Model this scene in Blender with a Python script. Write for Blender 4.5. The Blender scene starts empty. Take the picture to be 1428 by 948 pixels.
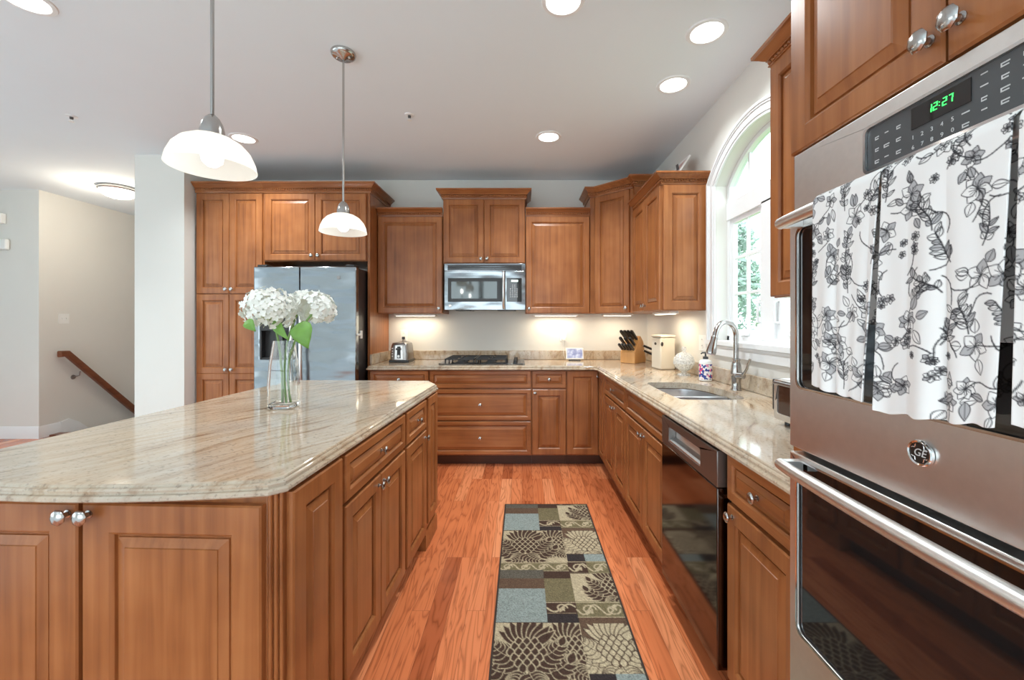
import bpy, bmesh, math, random
import numpy as np
from math import pi, sin, cos, radians as R, sqrt, atan2
from mathutils import Vector, Matrix
from mathutils.geometry import tessellate_polygon

C = bpy.context.scene
COL = C.collection
random.seed(7)

# ------------------------------------------------------------------ camera
cam_d = bpy.data.cameras.new('camera'); cam = bpy.data.objects.new('camera', cam_d); COL.objects.link(cam)
cam.location = (0, 0, 1.305); cam.rotation_euler = (pi/2, 0, 0)
cam_d.sensor_fit = 'HORIZONTAL'; cam_d.sensor_width = 36.0; cam_d.lens = 36.0*578/1428
cam_d.shift_x = -(728-714)/1428; cam_d.shift_y = -(474-449)/1428
cam_d.clip_start = .02; cam_d.clip_end = 200
C.camera = cam
# ------------------------------------------------------------------ world, exposure
WORLD_STRENGTH = 3.2
wd = bpy.data.worlds.new('sky'); C.world = wd; wd.use_nodes = True
bgn = wd.node_tree.nodes['Background']
bgn.inputs[0].default_value = (.82, .93, .98, 1); bgn.inputs[1].default_value = WORLD_STRENGTH
C.view_settings.view_transform = 'Standard'; C.view_settings.look = 'None'
C.view_settings.gamma = 1; C.view_settings.use_curve_mapping = False
C.view_settings.exposure = 0.45
try:
    C.cycles.max_bounces = 10; C.cycles.diffuse_bounces = 6; C.cycles.glossy_bounces = 5
    C.cycles.transmission_bounces = 8; C.cycles.sample_clamp_indirect = 6
    C.cycles.use_denoising = True
except Exception: pass
CAN_W, PEND_W, UC_W, HALL_W = 10.0, .7, 1.4, 15.0
CEIL = 2.79

# ------------------------------------------------------------------ materials
def nodes(name):
    m = bpy.data.materials.new(name); m.use_nodes = True
    nt = m.node_tree; return m, nt, nt.nodes['Principled BSDF']
def N(nt, t, **kw):
    n = nt.nodes.new(t)
    for k, v in kw.items(): setattr(n, k, v)
    return n
def mk(name, col, rough=.5, metal=0, noise=0, nscale=20, **kw):
    m, nt, b = nodes(name)
    b.inputs['Base Color'].default_value = (*col, 1); b.inputs['Roughness'].default_value = rough; b.inputs['Metallic'].default_value = metal
    for k, v in kw.items(): b.inputs[k.replace('_', ' ')].default_value = v
    if noise:
        tc = N(nt, 'ShaderNodeTexCoord'); nz = N(nt, 'ShaderNodeTexNoise'); nz.inputs['Scale'].default_value = nscale; nz.inputs['Detail'].default_value = 3
        nt.links.new(tc.outputs['Object'], nz.inputs['Vector'])
        mx = N(nt, 'ShaderNodeMix', data_type='RGBA')
        mx.inputs[6].default_value = (*[c*(1-noise) for c in col], 1); mx.inputs[7].default_value = (*[min(1, c*(1+noise)) for c in col], 1)
        nt.links.new(nz.outputs['Fac'], mx.inputs[0]); nt.links.new(mx.outputs[2], b.inputs['Base Color'])
    return m
def ramp(nt, stops):
    r = N(nt, 'ShaderNodeValToRGB'); e = r.color_ramp.elements
    while len(e) < len(stops): e.new(.5)
    for i, (p, c) in enumerate(stops): e[i].position = p; e[i].color = (*c, 1)
    return r
def wood(name, scale, c0, c1, c2, rough=.32):
    m, nt, b = nodes(name); L = nt.links.new
    tc = N(nt, 'ShaderNodeTexCoord'); oi = N(nt, 'ShaderNodeObjectInfo')
    mul = N(nt, 'ShaderNodeMath', operation='MULTIPLY'); mul.inputs[1].default_value = 37
    L(oi.outputs['Random'], mul.inputs[0])
    add = N(nt, 'ShaderNodeVectorMath', operation='ADD'); L(tc.outputs['Object'], add.inputs[0]); L(mul.outputs[0], add.inputs[1])
    mp = N(nt, 'ShaderNodeMapping'); mp.inputs['Scale'].default_value = scale; L(add.outputs[0], mp.inputs['Vector'])
    n1 = N(nt, 'ShaderNodeTexNoise'); n1.inputs['Scale'].default_value = 1; n1.inputs['Detail'].default_value = 5; n1.inputs['Distortion'].default_value = .4
    L(mp.outputs[0], n1.inputs['Vector'])
    n2 = N(nt, 'ShaderNodeTexNoise'); n2.inputs['Scale'].default_value = 5; n2.inputs['Detail'].default_value = 2; L(add.outputs[0], n2.inputs['Vector'])
    av = N(nt, 'ShaderNodeMath', operation='MULTIPLY_ADD'); av.inputs[1].default_value = .55
    L(n1.outputs['Fac'], av.inputs[0])
    h = N(nt, 'ShaderNodeMath', operation='MULTIPLY'); h.inputs[1].default_value = .45; L(n2.outputs['Fac'], h.inputs[0]); L(h.outputs[0], av.inputs[2])
    r = ramp(nt, [(.3, c0), (.5, c1), (.7, c2)]); L(av.outputs[0], r.inputs[0]); L(r.outputs[0], b.inputs['Base Color'])
    b.inputs['Roughness'].default_value = rough; b.inputs['Coat Weight'].default_value = .08; b.inputs['Coat Roughness'].default_value = .2; b.inputs['Specular IOR Level'].default_value = .38
    return m
W0, W1, W2 = (.19, .061, .018), (.31, .108, .033), (.41, .160, .055)
WV = wood('maple_grain_upright', (38, 38, 1.6), W0, W1, W2)
WH = wood('maple_grain_level', (1.6, 38, 38), W0, W1, W2)
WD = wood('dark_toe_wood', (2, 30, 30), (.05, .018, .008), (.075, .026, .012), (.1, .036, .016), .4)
WR = wood('handrail_wood', (30, 2, 30), (.13, .04, .018), (.19, .06, .026), (.25, .085, .036))
WB = wood('block_wood', (30, 30, 3), (.5, .24, .075), (.6, .31, .11), (.68, .37, .15), .4)
PAINT = mk('wall_paint', (.73, .715, .675), .75, 0, .02, 4)
CEILP = mk('ceiling_paint', (.79, .845, .885), .85, 0, .015, 3)
TRIM = mk('white_trim_paint', (.82, .83, .84), .35)
STEEL = mk('brushed_steel', (.80, .79, .775), .34, 1, .06, 60)
STEELD = mk('dark_steel', (.33, .31, .30), .28, 1, .05, 60)
NICKEL = mk('satin_nickel', (.50, .49, .475), .2, 1)
CHROME = mk('chrome', (.8, .8, .8), .08, 1)
BLACKG = mk('black_glass', (.012, .011, .011), .04, 0, Specular_IOR_Level=.7)
BLACKP = mk('black_plastic', (.02, .02, .021), .35)
IRON = mk('cast_iron', (.022, .022, .023), .5)
GREYP = mk('grey_panel', (.075, .078, .082), .3)
WHITEP = mk('white_plastic', (.82, .82, .8), .35)
CREAM = mk('cream_enamel', (.72, .66, .55), .35)
KEY = mk('key_lettering', (.6, .6, .6), .5)
GREY = mk('grey_gasket', (.05, .05, .055), .5)
SINKM = mk('sink_steel', (.62, .63, .66), .3, 1)
PETAL = mk('petal_white', (.86, .87, .83), .6, 0, .04, 30, Subsurface_Weight=.0)
LEAF = mk('leaf_green', (.16, .34, .06), .5, 0, .25, 25)
STEMM = mk('stem_green', (.2, .33, .1), .5, 0, .2, 30)
PALEG = mk('floret_stalk', (.5, .52, .3), .6)
TREEM = mk('tree_leaf', (.36, .48, .40), .6, 0, .35, 3)
BARK = mk('bark', (.16, .12, .09), .9, 0, .3, 10)
GRASS = mk('lawn', (.2, .32, .12), .9, 0, .3, 5)
PINK = mk('photo_paper', (.7, .5, .48), .5, 0, .3, 30)
def emis(name, col, s, base=(.8, .8, .8)):
    m, nt, b = nodes(name); b.inputs['Base Color'].default_value = (*base, 1)
    b.inputs['Emission Color'].default_value = (*col, 1); b.inputs['Emission Strength'].default_value = s; return m
CANL = emis('can_diffuser', (1, .95, .87), 6)
BULB = emis('bulb_glow', (1, .97, .93), 2.2)
UCL = emis('tube_glow', (1, .9, .7), 3)
LED = emis('green_digits', (.05, 1, .15), 1.6, (.02, .2, .03))
def fridge_steel():
    m, nt, b = nodes('brushed_fridge_steel'); L = nt.links.new
    b.inputs['Base Color'].default_value = (.345, .375, .40, 1); b.inputs['Metallic'].default_value = 1; b.inputs['Roughness'].default_value = .2
    tc = N(nt, 'ShaderNodeTexCoord'); mp = N(nt, 'ShaderNodeMapping'); mp.inputs['Scale'].default_value = (1.6, 1.6, 4.5); L(tc.outputs['Object'], mp.inputs['Vector'])
    nz = N(nt, 'ShaderNodeTexNoise'); nz.inputs['Scale'].default_value = 1.3; nz.inputs['Detail'].default_value = 1.5; L(mp.outputs[0], nz.inputs['Vector'])
    bp = N(nt, 'ShaderNodeBump'); bp.inputs['Strength'].default_value = .5; bp.inputs['Distance'].default_value = .06; L(nz.outputs['Fac'], bp.inputs['Height']); L(bp.outputs[0], b.inputs['Normal']); return m
FRSTEEL = fridge_steel()
def glass(name, col=(1, 1, 1), rough=0, ior=1.45):
    m, nt, b = nodes(name); b.inputs['Base Color'].default_value = (*col, 1); b.inputs['Transmission Weight'].default_value = 1
    b.inputs['Roughness'].default_value = rough; b.inputs['IOR'].default_value = ior; return m
GLASS = glass('clear_glass', (.97, .99, .98))
def pane_mat():
    m, nt, b = nodes('window_glass'); nt.nodes.remove(b); L = nt.links.new
    t = N(nt, 'ShaderNodeBsdfTransparent'); t.inputs[0].default_value = (.95, .98, .98, 1); g = N(nt, 'ShaderNodeBsdfGlossy'); g.inputs['Roughness'].default_value = .02
    mx = N(nt, 'ShaderNodeMixShader'); mx.inputs[0].default_value = .05
    L(t.outputs[0], mx.inputs[1]); L(g.outputs[0], mx.inputs[2]); L(mx.outputs[0], nt.nodes['Material Output'].inputs[0]); return m
PANE = pane_mat()
def crystal_mat():
    m, nt, b = nodes('cut_crystal'); L = nt.links.new
    b.inputs['Base Color'].default_value = (.93, .94, .93, 1); b.inputs['Roughness'].default_value = .08; b.inputs['Specular IOR Level'].default_value = .9
    tc = N(nt, 'ShaderNodeTexCoord'); v = N(nt, 'ShaderNodeTexVoronoi'); v.inputs['Scale'].default_value = 75; L(tc.outputs['Object'], v.inputs['Vector'])
    bp = N(nt, 'ShaderNodeBump'); bp.inputs['Strength'].default_value = .9; bp.inputs['Distance'].default_value = .006; L(v.outputs['Distance'], bp.inputs['Height']); L(bp.outputs[0], b.inputs['Normal'])
    t = N(nt, 'ShaderNodeBsdfTransparent'); t.inputs[0].default_value = (.97, .98, .97, 1); mx = N(nt, 'ShaderNodeMixShader'); r_ = ramp(nt, [(.1, (.78, .78, .78)), (.6, (.42, .42, .42))]); L(v.outputs['Distance'], r_.inputs[0]); L(r_.outputs[0], mx.inputs[0])
    L(b.outputs[0], mx.inputs[1]); L(t.outputs[0], mx.inputs[2]); L(mx.outputs[0], nt.nodes['Material Output'].inputs[0]); return m
CRYSTAL = crystal_mat()
def shade_mat():
    m, nt, b = nodes('frosted_shade_glass'); L = nt.links.new
    b.inputs['Base Color'].default_value = (.9, .9, .88, 1); b.inputs['Roughness'].default_value = .25
    t = N(nt, 'ShaderNodeBsdfTranslucent'); t.inputs[0].default_value = (.95, .94, .9, 1)
    mx = N(nt, 'ShaderNodeMixShader'); mx.inputs[0].default_value = .82
    L(b.outputs[0], mx.inputs[1]); L(t.outputs[0], mx.inputs[2]); L(mx.outputs[0], nt.nodes['Material Output'].inputs[0]); return m
SHADE = shade_mat()
def granite():
    m, nt, b = nodes('granite'); L = nt.links.new
    g = N(nt, 'ShaderNodeNewGeometry')
    rot = N(nt, 'ShaderNodeMapping'); rot.inputs['Rotation'].default_value = (0, 0, R(-62)); L(g.outputs['Position'], rot.inputs['Vector'])
    wv = N(nt, 'ShaderNodeTexNoise'); wv.inputs['Scale'].default_value = 2.2; wv.inputs['Detail'].default_value = 2; L(rot.outputs[0], wv.inputs['Vector'])
    ad = N(nt, 'ShaderNodeMix', data_type='VECTOR'); ad.inputs[0].default_value = .12; L(rot.outputs[0], ad.inputs[4]); L(wv.outputs['Color'], ad.inputs[5])
    mp = N(nt, 'ShaderNodeMapping'); mp.inputs['Scale'].default_value = (3.6, 34, 14); L(ad.outputs[1], mp.inputs['Vector'])
    n1 = N(nt, 'ShaderNodeTexNoise'); n1.inputs['Scale'].default_value = 1; n1.inputs['Detail'].default_value = 8; n1.inputs['Roughness'].default_value = .62; L(mp.outputs[0], n1.inputs['Vector'])
    r1 = ramp(nt, [(.27, (.20, .10, .05)), (.385, (.40, .285, .185)), (.48, (.50, .395, .285)), (.68, (.565, .475, .37))]); L(n1.outputs['Fac'], r1.inputs[0])
    n2 = N(nt, 'ShaderNodeTexNoise'); n2.inputs['Scale'].default_value = 2.6; n2.inputs['Detail'].default_value = 4; L(ad.outputs[1], n2.inputs['Vector'])
    r2 = ramp(nt, [(.45, (0, 0, 0)), (.62, (1, 1, 1))]); L(n2.outputs['Fac'], r2.inputs[0])
    gm = N(nt, 'ShaderNodeMix', data_type='RGBA'); gm.inputs[7].default_value = (.40, .385, .35, 1)
    k = N(nt, 'ShaderNodeMath', operation='MULTIPLY'); k.inputs[1].default_value = .42; L(r2.outputs[0], k.inputs[0]); L(k.outputs[0], gm.inputs[0]); L(r1.outputs[0], gm.inputs[6])
    sp = N(nt, 'ShaderNodeTexNoise'); sp.inputs['Scale'].default_value = 90; sp.inputs['Detail'].default_value = 3; L(g.outputs['Position'], sp.inputs['Vector'])
    r3 = ramp(nt, [(.32, (.38, .36, .35)), (.43, (1, 1, 1)), (.62, (1, 1, 1)), (.72, (1.0, 1.0, 1.0))]); L(sp.outputs['Fac'], r3.inputs[0])
    mu = N(nt, 'ShaderNodeMix', data_type='RGBA', blend_type='MULTIPLY'); mu.inputs[0].default_value = .5; L(gm.outputs[2], mu.inputs[6]); L(r3.outputs[0], mu.inputs[7])
    L(mu.outputs[2], b.inputs['Base Color']); b.inputs['Roughness'].default_value = .07; b.inputs['Specular IOR Level'].default_value = .6; return m
GRAN = granite()
def floor_mat():
    m, nt, b = nodes('oak_strip_floor'); L = nt.links.new
    g = N(nt, 'ShaderNodeNewGeometry'); sx = N(nt, 'ShaderNodeSeparateXYZ'); L(g.outputs['Position'], sx.inputs[0])
    cb = N(nt, 'ShaderNodeCombineXYZ'); L(sx.outputs[1], cb.inputs[0]); L(sx.outputs[0], cb.inputs[1])
    br = N(nt, 'ShaderNodeTexBrick'); br.offset = .37; br.offset_frequency = 3; br.squash = 1
    br.inputs['Scale'].default_value = 1; br.inputs['Brick Width'].default_value = 1.15; br.inputs['Row Height'].default_value = .083
    br.inputs['Mortar Size'].default_value = .0007; br.inputs['Mortar Smooth'].default_value = .3; br.inputs['Bias'].default_value = 0
    br.inputs['Color1'].default_value = (0, 0, 0, 1); br.inputs['Color2'].default_value = (1, 1, 1, 1); br.inputs['Mortar'].default_value = (.5, .5, .5, 1)
    L(cb.outputs[0], br.inputs['Vector'])
    # grain: offset per board
    sc = N(nt, 'ShaderNodeVectorMath', operation='SCALE'); sc.inputs['Scale'].default_value = 9; L(br.outputs['Color'], sc.inputs[0])
    ad = N(nt, 'ShaderNodeVectorMath', operation='ADD'); L(cb.outputs[0], ad.inputs[0]); L(sc.outputs[0], ad.inputs[1])
    mp = N(nt, 'ShaderNodeMapping'); mp.inputs['Scale'].default_value = (1.7, 17, 1); L(ad.outputs[0], mp.inputs['Vector'])
    wv = N(nt, 'ShaderNodeTexNoise'); wv.inputs['Scale'].default_value = 1; wv.inputs['Detail'].default_value = 2.5; wv.inputs['Distortion'].default_value = .6; L(mp.outputs[0], wv.inputs['Vector'])
    md = N(nt, 'ShaderNodeMath', operation='MULTIPLY'); md.inputs[1].default_value = 7.; L(wv.outputs['Fac'], md.inputs[0])
    fr = N(nt, 'ShaderNodeMath', operation='PINGPONG'); fr.inputs[1].default_value = .5; L(md.outputs[0], fr.inputs[0])
    r2 = ramp(nt, [(.0, (.50, .44, .40)), (.14, (.84, .80, .78)), (.32, (1, 1, 1)), (1, (1.0, 1.0, 1.0))]); L(fr.outputs[0], r2.inputs[0])
    r1 = ramp(nt, [(0, (.40, .098, .034)), (.3, (.62, .175, .064)), (.7, (.70, .215, .084)), (1, (.82, .31, .14))]); L(br.outputs['Color'], r1.inputs[0])
    mu = N(nt, 'ShaderNodeMix', data_type='RGBA', blend_type='MULTIPLY'); mu.inputs[0].default_value = .75; L(r1.outputs[0], mu.inputs[6]); L(r2.outputs[0], mu.inputs[7])
    seam = N(nt, 'ShaderNodeMix', data_type='RGBA'); seam.inputs[7].default_value = (.16, .05, .025, 1); L(br.outputs['Fac'], seam.inputs[0]); L(mu.outputs[2], seam.inputs[6])
    L(seam.outputs[2], b.inputs['Base Color']); b.inputs['Roughness'].default_value = .24; b.inputs['Coat Weight'].default_value = .2; b.inputs['Coat Roughness'].default_value = .12; return m
FLOORM = floor_mat()
def print_mat(name, rough=.9):
    m, nt, b = nodes(name); a = N(nt, 'ShaderNodeAttribute'); a.attribute_name = 'print'
    nt.links.new(a.outputs['Color'], b.inputs['Base Color']); b.inputs['Roughness'].default_value = rough; b.inputs['Specular IOR Level'].default_value = .15; return m
RUGM = print_mat('rug_weave'); TOWM = print_mat('towel_cotton')
def soap_mat():
    m, nt, b = nodes('soap_label'); L = nt.links.new
    tc = N(nt, 'ShaderNodeTexCoord'); v = N(nt, 'ShaderNodeTexVoronoi'); v.inputs['Scale'].default_value = 85; L(tc.outputs['Object'], v.inputs['Vector'])
    s = N(nt, 'ShaderNodeSeparateColor'); L(v.outputs['Color'], s.inputs[0])
    r = ramp(nt, [(0, (.04, .07, .3)), (.28, (.85, .82, .84)), (.55, (.75, .1, .22)), (.75, (.9, .88, .88)), (.9, (.75, .3, .45))]); r.color_ramp.interpolation = 'CONSTANT'
    L(s.outputs[0], r.inputs[0]); L(r.outputs[0], b.inputs['Base Color']); b.inputs['Roughness'].default_value = .25; return m
SOAPM = soap_mat()
def screen_mat():
    m, nt, b = nodes('screen_picture'); L = nt.links.new
    tc = N(nt, 'ShaderNodeTexCoord'); gd = N(nt, 'ShaderNodeTexNoise'); gd.inputs['Scale'].default_value = 22; L(tc.outputs['Object'], gd.inputs['Vector'])
    r = ramp(nt, [(.35, (.3, .32, .5)), (.5, (.5, .52, .68)), (.62, (.85, .86, .9))]); L(gd.outputs['Fac'], r.inputs[0])
    b.inputs['Base Color'].default_value = (.05, .05, .06, 1); L(r.outputs[0], b.inputs['Emission Color']); b.inputs['Emission Strength'].default_value = .8; b.inputs['Roughness'].default_value = .1; return m
SCREEN = screen_mat()

# ------------------------------------------------------------------ mesh helpers
I4 = Matrix.Identity(4)
class MB:
    def __init__(s): s.v = []; s.f = []; s.mi = []; s.m = 0
    def add(s, vs, fs, M=None):
        o = len(s.v)
        s.v += [tuple(M @ Vector(p)) if M is not None else tuple(p) for p in vs]
        s.f += [tuple(i+o for i in q) for q in fs]; s.mi += [s.m]*len(fs); return s
    def box(s, x0, x1, y0, y1, z0, z1, M=None):
        v = [(x, y, z) for z in (z0, z1) for y in (y0, y1) for x in (x0, x1)]
        return s.add(v, [(0, 2, 3, 1), (4, 5, 7, 6), (0, 1, 5, 4), (2, 6, 7, 3), (0, 4, 6, 2), (1, 3, 7, 5)], M)
    def loft(s, loops, closed=True, cap0=True, cap1=True, M=None):
        n = len(loops[0]); v = [p for l in loops for p in l]; f = []
        for a in range(len(loops)-1):
            for i in range(n if closed else n-1):
                j = (i+1) % n; f.append((a*n+i, a*n+j, (a+1)*n+j, (a+1)*n+i))
        if cap0: f.append(tuple(range(n))[::-1])
        if cap1: f.append(tuple(range((len(loops)-1)*n, len(loops)*n)))
        return s.add(v, f, M)
    def lathe(s, prof, seg=24, M=None, mod=None, cap=True):
        loops = []
        for (r, z) in prof:
            loops.append([((r*(mod(t, z) if mod else 1))*cos(t), (r*(mod(t, z) if mod else 1))*sin(t), z) for t in [2*pi*i/seg for i in range(seg)]])
        return s.loft(loops, True, cap and prof[0][0] > 0, cap and prof[-1][0] > 0, M)
    def tube(s, pts, r, seg=10, M=None, sq=1):
        pts = [Vector(p) for p in pts]; n = len(pts); rr = r if isinstance(r, (list, tuple)) else [r]*n
        loops = []; up = None
        for i, p in enumerate(pts):
            t = (pts[min(i+1, n-1)]-pts[max(i-1, 0)]).normalized()
            if up is None: up = Vector((0, 0, 1)) if abs(t.z) < .9 else Vector((1, 0, 0))
            a = t.cross(up).normalized(); up = a.cross(t).normalized(); b = up
            loops.append([tuple(p+(a*cos(k)+b*sin(k)*sq)*rr[i]) for k in [2*pi*j/seg for j in range(seg)]])
        return s.loft(loops, True, True, True, M)
    def plate(s, outer, holes, d0, d1, mp):
        """2D polygon with holes extruded between depths d0,d1; mp(u,v,d)->xyz"""
        rings = [outer]+holes; tri = tessellate_polygon([[Vector((p[0], p[1], 0)) for p in r] for r in rings])
        flat = [p for r in rings for p in r]; n = len(flat)
        v = [mp(p[0], p[1], d0) for p in flat]+[mp(p[0], p[1], d1) for p in flat]
        f = [tuple(t)[::-1] for t in tri]+[tuple(i+n for i in t) for t in tri]; o = 0
        for r in rings:
            for i in range(len(r)):
                j = (i+1) % len(r); f.append((o+i, o+j, o+j+n, o+i+n))
            o += len(r)
        return s.add(v, f)
    def build(s, name, mat, parent=None, bevel=0, ang=35, fix=True, seg=2):
        me = bpy.data.meshes.new(name); me.from_pydata(s.v, [], s.f)
        for m in (mat if isinstance(mat, (list, tuple)) else [mat]): me.materials.append(m)
        me.polygons.foreach_set('material_index', s.mi)
        if fix:
            bm = bmesh.new(); bm.from_mesh(me); bmesh.ops.recalc_face_normals(bm, faces=bm.faces); bm.to_mesh(me); bm.free()
        me.shade_smooth(); me.set_sharp_from_angle(angle=R(ang)); me.update()
        o = bpy.data.objects.new(name, me); COL.objects.link(o)
        if parent is not None: o.parent = parent
        if bevel:
            b = o.modifiers.new('bevel', 'BEVEL'); b.width = bevel; b.segments = seg; b.limit_method = 'ANGLE'; b.angle_limit = R(40)
        return o
def thing(name, label, cat, loc=(0, 0, 0), rz=0, group=None):
    o = bpy.data.objects.new(name, None); COL.objects.link(o); o.location = loc; o.rotation_euler = (0, 0, rz); o.empty_display_size = .05
    return tag(o, label, cat, group)
def tag(o, label, cat, group=None, kind=None):
    o['label'] = label; o['category'] = cat
    if group: o['group'] = group
    if kind: o['kind'] = kind
    return o
def struct(o): o['kind'] = 'structure'; return o
def offs(path, d, closed):
    n = len(path); out = []
    for i in range(n):
        p = Vector(path[i]); a = Vector(path[i-1]) if (closed or i > 0) else None; b = Vector(path[(i+1) % n]) if (closed or i < n-1) else None
        n1 = None if a is None else Vector(((p-a).y, -(p-a).x)).normalized(); n2 = None if b is None else Vector(((b-p).y, -(b-p).x)).normalized()
        if n1 is None: m = n2
        elif n2 is None: m = n1
        else:
            m = (n1+n2); m = m/max(.25, (1+n1.dot(n2)))
        out.append((p.x+m.x*d, p.y+m.y*d))
    return out
def slab(mb, poly, prof, holes=(), z0=None, z1=None):
    """CCW polygon slab with edge profile [(out,z)] bottom to top, holes straight"""
    loops = [[(x, y, z) for x, y in offs(poly, o, True)] for o, z in prof]
    mb.loft(loops, True, False, False)
    for (o, z), flip in ((prof[0], True), (prof[-1], False)):
        rings = [offs(poly, o, True)]+[list(h) for h in holes]
        tri = tessellate_polygon([[Vector((p[0], p[1], 0)) for p in r] for r in rings]); flat = [p for r in rings for p in r]
        mb.add([(p[0], p[1], z) for p in flat], [tuple(t)[::-1] if flip else tuple(t) for t in tri])
    for h in holes:
        mb.loft([[(x, y, z) for x, y in h] for z in (prof[0][1], prof[-1][1])], True, False, False)
def sweep(mb, path, prof, closed=False):
    """profile [(out,z)] swept along path (outward = right hand)"""
    cols = [offs(path, o, closed) for o, z in prof]
    loops = [[(cols[k][i][0], cols[k][i][1], prof[k][1]) for k in range(len(prof))] for i in range(len(path))]
    if closed: loops.append(loops[0])
    mb.loft(loops, True, not closed, not closed)
def rrect(x0, x1, y0, y1, r, n=5):
    pts = []
    for cx, cy, a in ((x1-r, y0+r, -90), (x1-r, y1-r, 0), (x0+r, y1-r, 90), (x0+r, y0+r, 180)):
        for k in range(n+1):
            t = R(a+90*k/n); pts.append((cx+r*cos(t), cy+r*sin(t)))
    return pts

# ------------------------------------------------------------------ the room
mb = MB(); mb.plate([(-7.6, -4.1), (1.45, -4.1), (1.45, 4.45), (-3.0, 4.45), (-3.0, 8), (-4.4, 8), (-4.4, 4.82), (-5.42, 4.82), (-5.42, 4.7), (-7.6, 4.7)], [], -.12, 0, lambda u, v, d: (u, v, d))
struct(mb.build('floor', FLOORM))
ADDED_CARPET = mk('added_bounce_carpet', (.62, .66, .68), .95, 0, .12, 60)
mb = MB(); mb.plate([(-7.45, -3.95), (1.3, -3.95), (1.3, -.35), (-2.5, -.35), (-2.5, 3.2), (-7.45, 3.2)], [], .0005, .012, lambda u, v, d: (u, v, d)); struct(mb.build('floor_added_carpet', ADDED_CARPET))  # unseen carpet, added so the floor bounces neutral light to the ceiling
mb = MB(); mb.box(-7.6, 1.45, -4.1, 8.1, CEIL, CEIL+.1); struct(mb.build('ceiling', CEILP))
mb = MB(); mb.box(-3.0, 1.45, 4.34, 4.46, 0, CEIL); struct(mb.build('wall_back', PAINT))
# right wall with arched window hole
def arch(yc, hw, zs, rise, n=24):
    r = (hw*hw+rise*rise)/(2*rise); zc = zs+rise-r; a = math.asin(hw/r)
    return [(yc-r*sin(t), zc+r*cos(t)) for t in [-a+2*a*i/n for i in range(n+1)]]   # from +y to -y over the top
WY, WHW, WZ0, WZS, WR_ = 2.33, .47, 1.18, 2.22, .2075
hole = [(WY-WHW, WZ0), (WY+WHW, WZ0)]+arch(WY, WHW, WZS, WR_)
mb = MB(); mb.plate([(-4.1, 0), (4.34, 0), (4.34, CEIL), (-4.1, CEIL)], [hole], 1.31, 1.45, lambda u, v, d: (d, u, v)); struct(mb.build('wall_right', PAINT))
mb = MB(); mb.plate([(-3.44, 3.68), (-3.0, 3.68), (-3.0, 4.46), (-3.3, 4.46), (-3.3, 8), (-3.44, 8)], [], 0, CEIL, lambda u, v, d: (u, v, d)); struct(mb.build('wall_partition', PAINT))
mb = MB(); mb.plate([(-7.6, 4.65), (-5.42, 4.65), (-5.42, 8), (-5.54, 8), (-5.54, 4.77), (-7.6, 4.77)], [], -2.6, CEIL, lambda u, v, d: (u, v, d)); struct(mb.build('wall_hall', PAINT))
mb = MB(); mb.box(-5.54, -3.3, 8, 8.1, -2.6, CEIL); struct(mb.build('wall_stairs', PAINT))
mb = MB(); mb.box(-4.4, -4.3, 4.82, 8, -2.6, -.12); struct(mb.build('wall_stairwell', PAINT))
added_rear_holes = [[(x, .12), (x+2.3, .12), (x+2.3, 2.6), (x, 2.6)] for x in (-3.7, -1.2)]  # unseen window openings, added in the rear wall to let daylight in
mb = MB(); mb.plate([(-7.6, 0), (1.45, 0), (1.45, CEIL), (-7.6, CEIL)], added_rear_holes, -4.1, -4.0, lambda u, v, d: (u, d, v)); struct(mb.build('wall_rear', PAINT))
added_left_holes = [[(y, .12), (y+2.2, .12), (y+2.2, 2.6), (y, 2.6)] for y in (-3.6, -1.1)]  # two more openings added out of view, for daylight from the left
mb = MB(); mb.plate([(-4.1, 0), (4.7, 0), (4.7, CEIL), (-4.1, CEIL)], added_left_holes, -7.6, -7.5, lambda u, v, d: (d, u, v)); struct(mb.build('wall_left', PAINT))
k = 2
for hl in added_rear_holes+added_left_holes:
    mb = MB(); (u0, v0), (u1, v1) = hl[0], hl[2]; f = .06
    um = (u0+u1)/2; vm = (v0+v1)/2
    inner = [[(a, b), (c, b), (c, d), (a, d)] for a, c in ((u0+f, um-f/2), (um+f/2, u1-f)) for b, d in ((v0+f, vm-f/2), (vm+f/2, v1-f))]
    rear = hl in added_rear_holes
    mb.plate([(u0-.07, v0-.07), (u1+.07, v0-.07), (u1+.07, v1+.07), (u0-.07, v1+.07)], inner, -3.985 if rear else -7.485, -3.96 if rear else -7.46, (lambda u, v, d: (u, d, v)) if rear else (lambda u, v, d: (d, u, v)))
    struct(mb.build('window_%d' % k, TRIM)); k += 1  # frames of the added daylight openings, all out of view
BP = [(0, 0), (.016, 0), (.016, .1), (.010, .115), (.010, .125), (.004, .135), (0, .135)]
mb = MB(); sweep(mb, [(-7.5, 4.648), (-5.418, 4.648), (-5.418, 4.86)][::1], [(o, z) for o, z in BP]); struct(mb.build('baseboard_hall', TRIM))
mb = MB(); mb.plate([(4.86, .0), (4.86, .135), (4.95, .155), (5.06, .09), (6.4, -1.19), (6.4, -1.42), (5.06, -.14)], [], -5.418, -5.402, lambda u, v, d: (d, u, v)); struct(mb.build('trim_stair', TRIM))
mb = MB(); sweep(mb, [(-3.44, 5), (-3.44, 3.68), (-3.0, 3.68), (-3.0, 3.74)], BP); struct(mb.build('baseboard_partition', TRIM))

# ---- the arched window
win = MB()
cas_in = [(WY+WHW, WZ0)]+arch(WY, WHW, WZS, WR_)+[(WY-WHW, WZ0)]
CW = .08
cas_out = offs(cas_in, CW, False)
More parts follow.
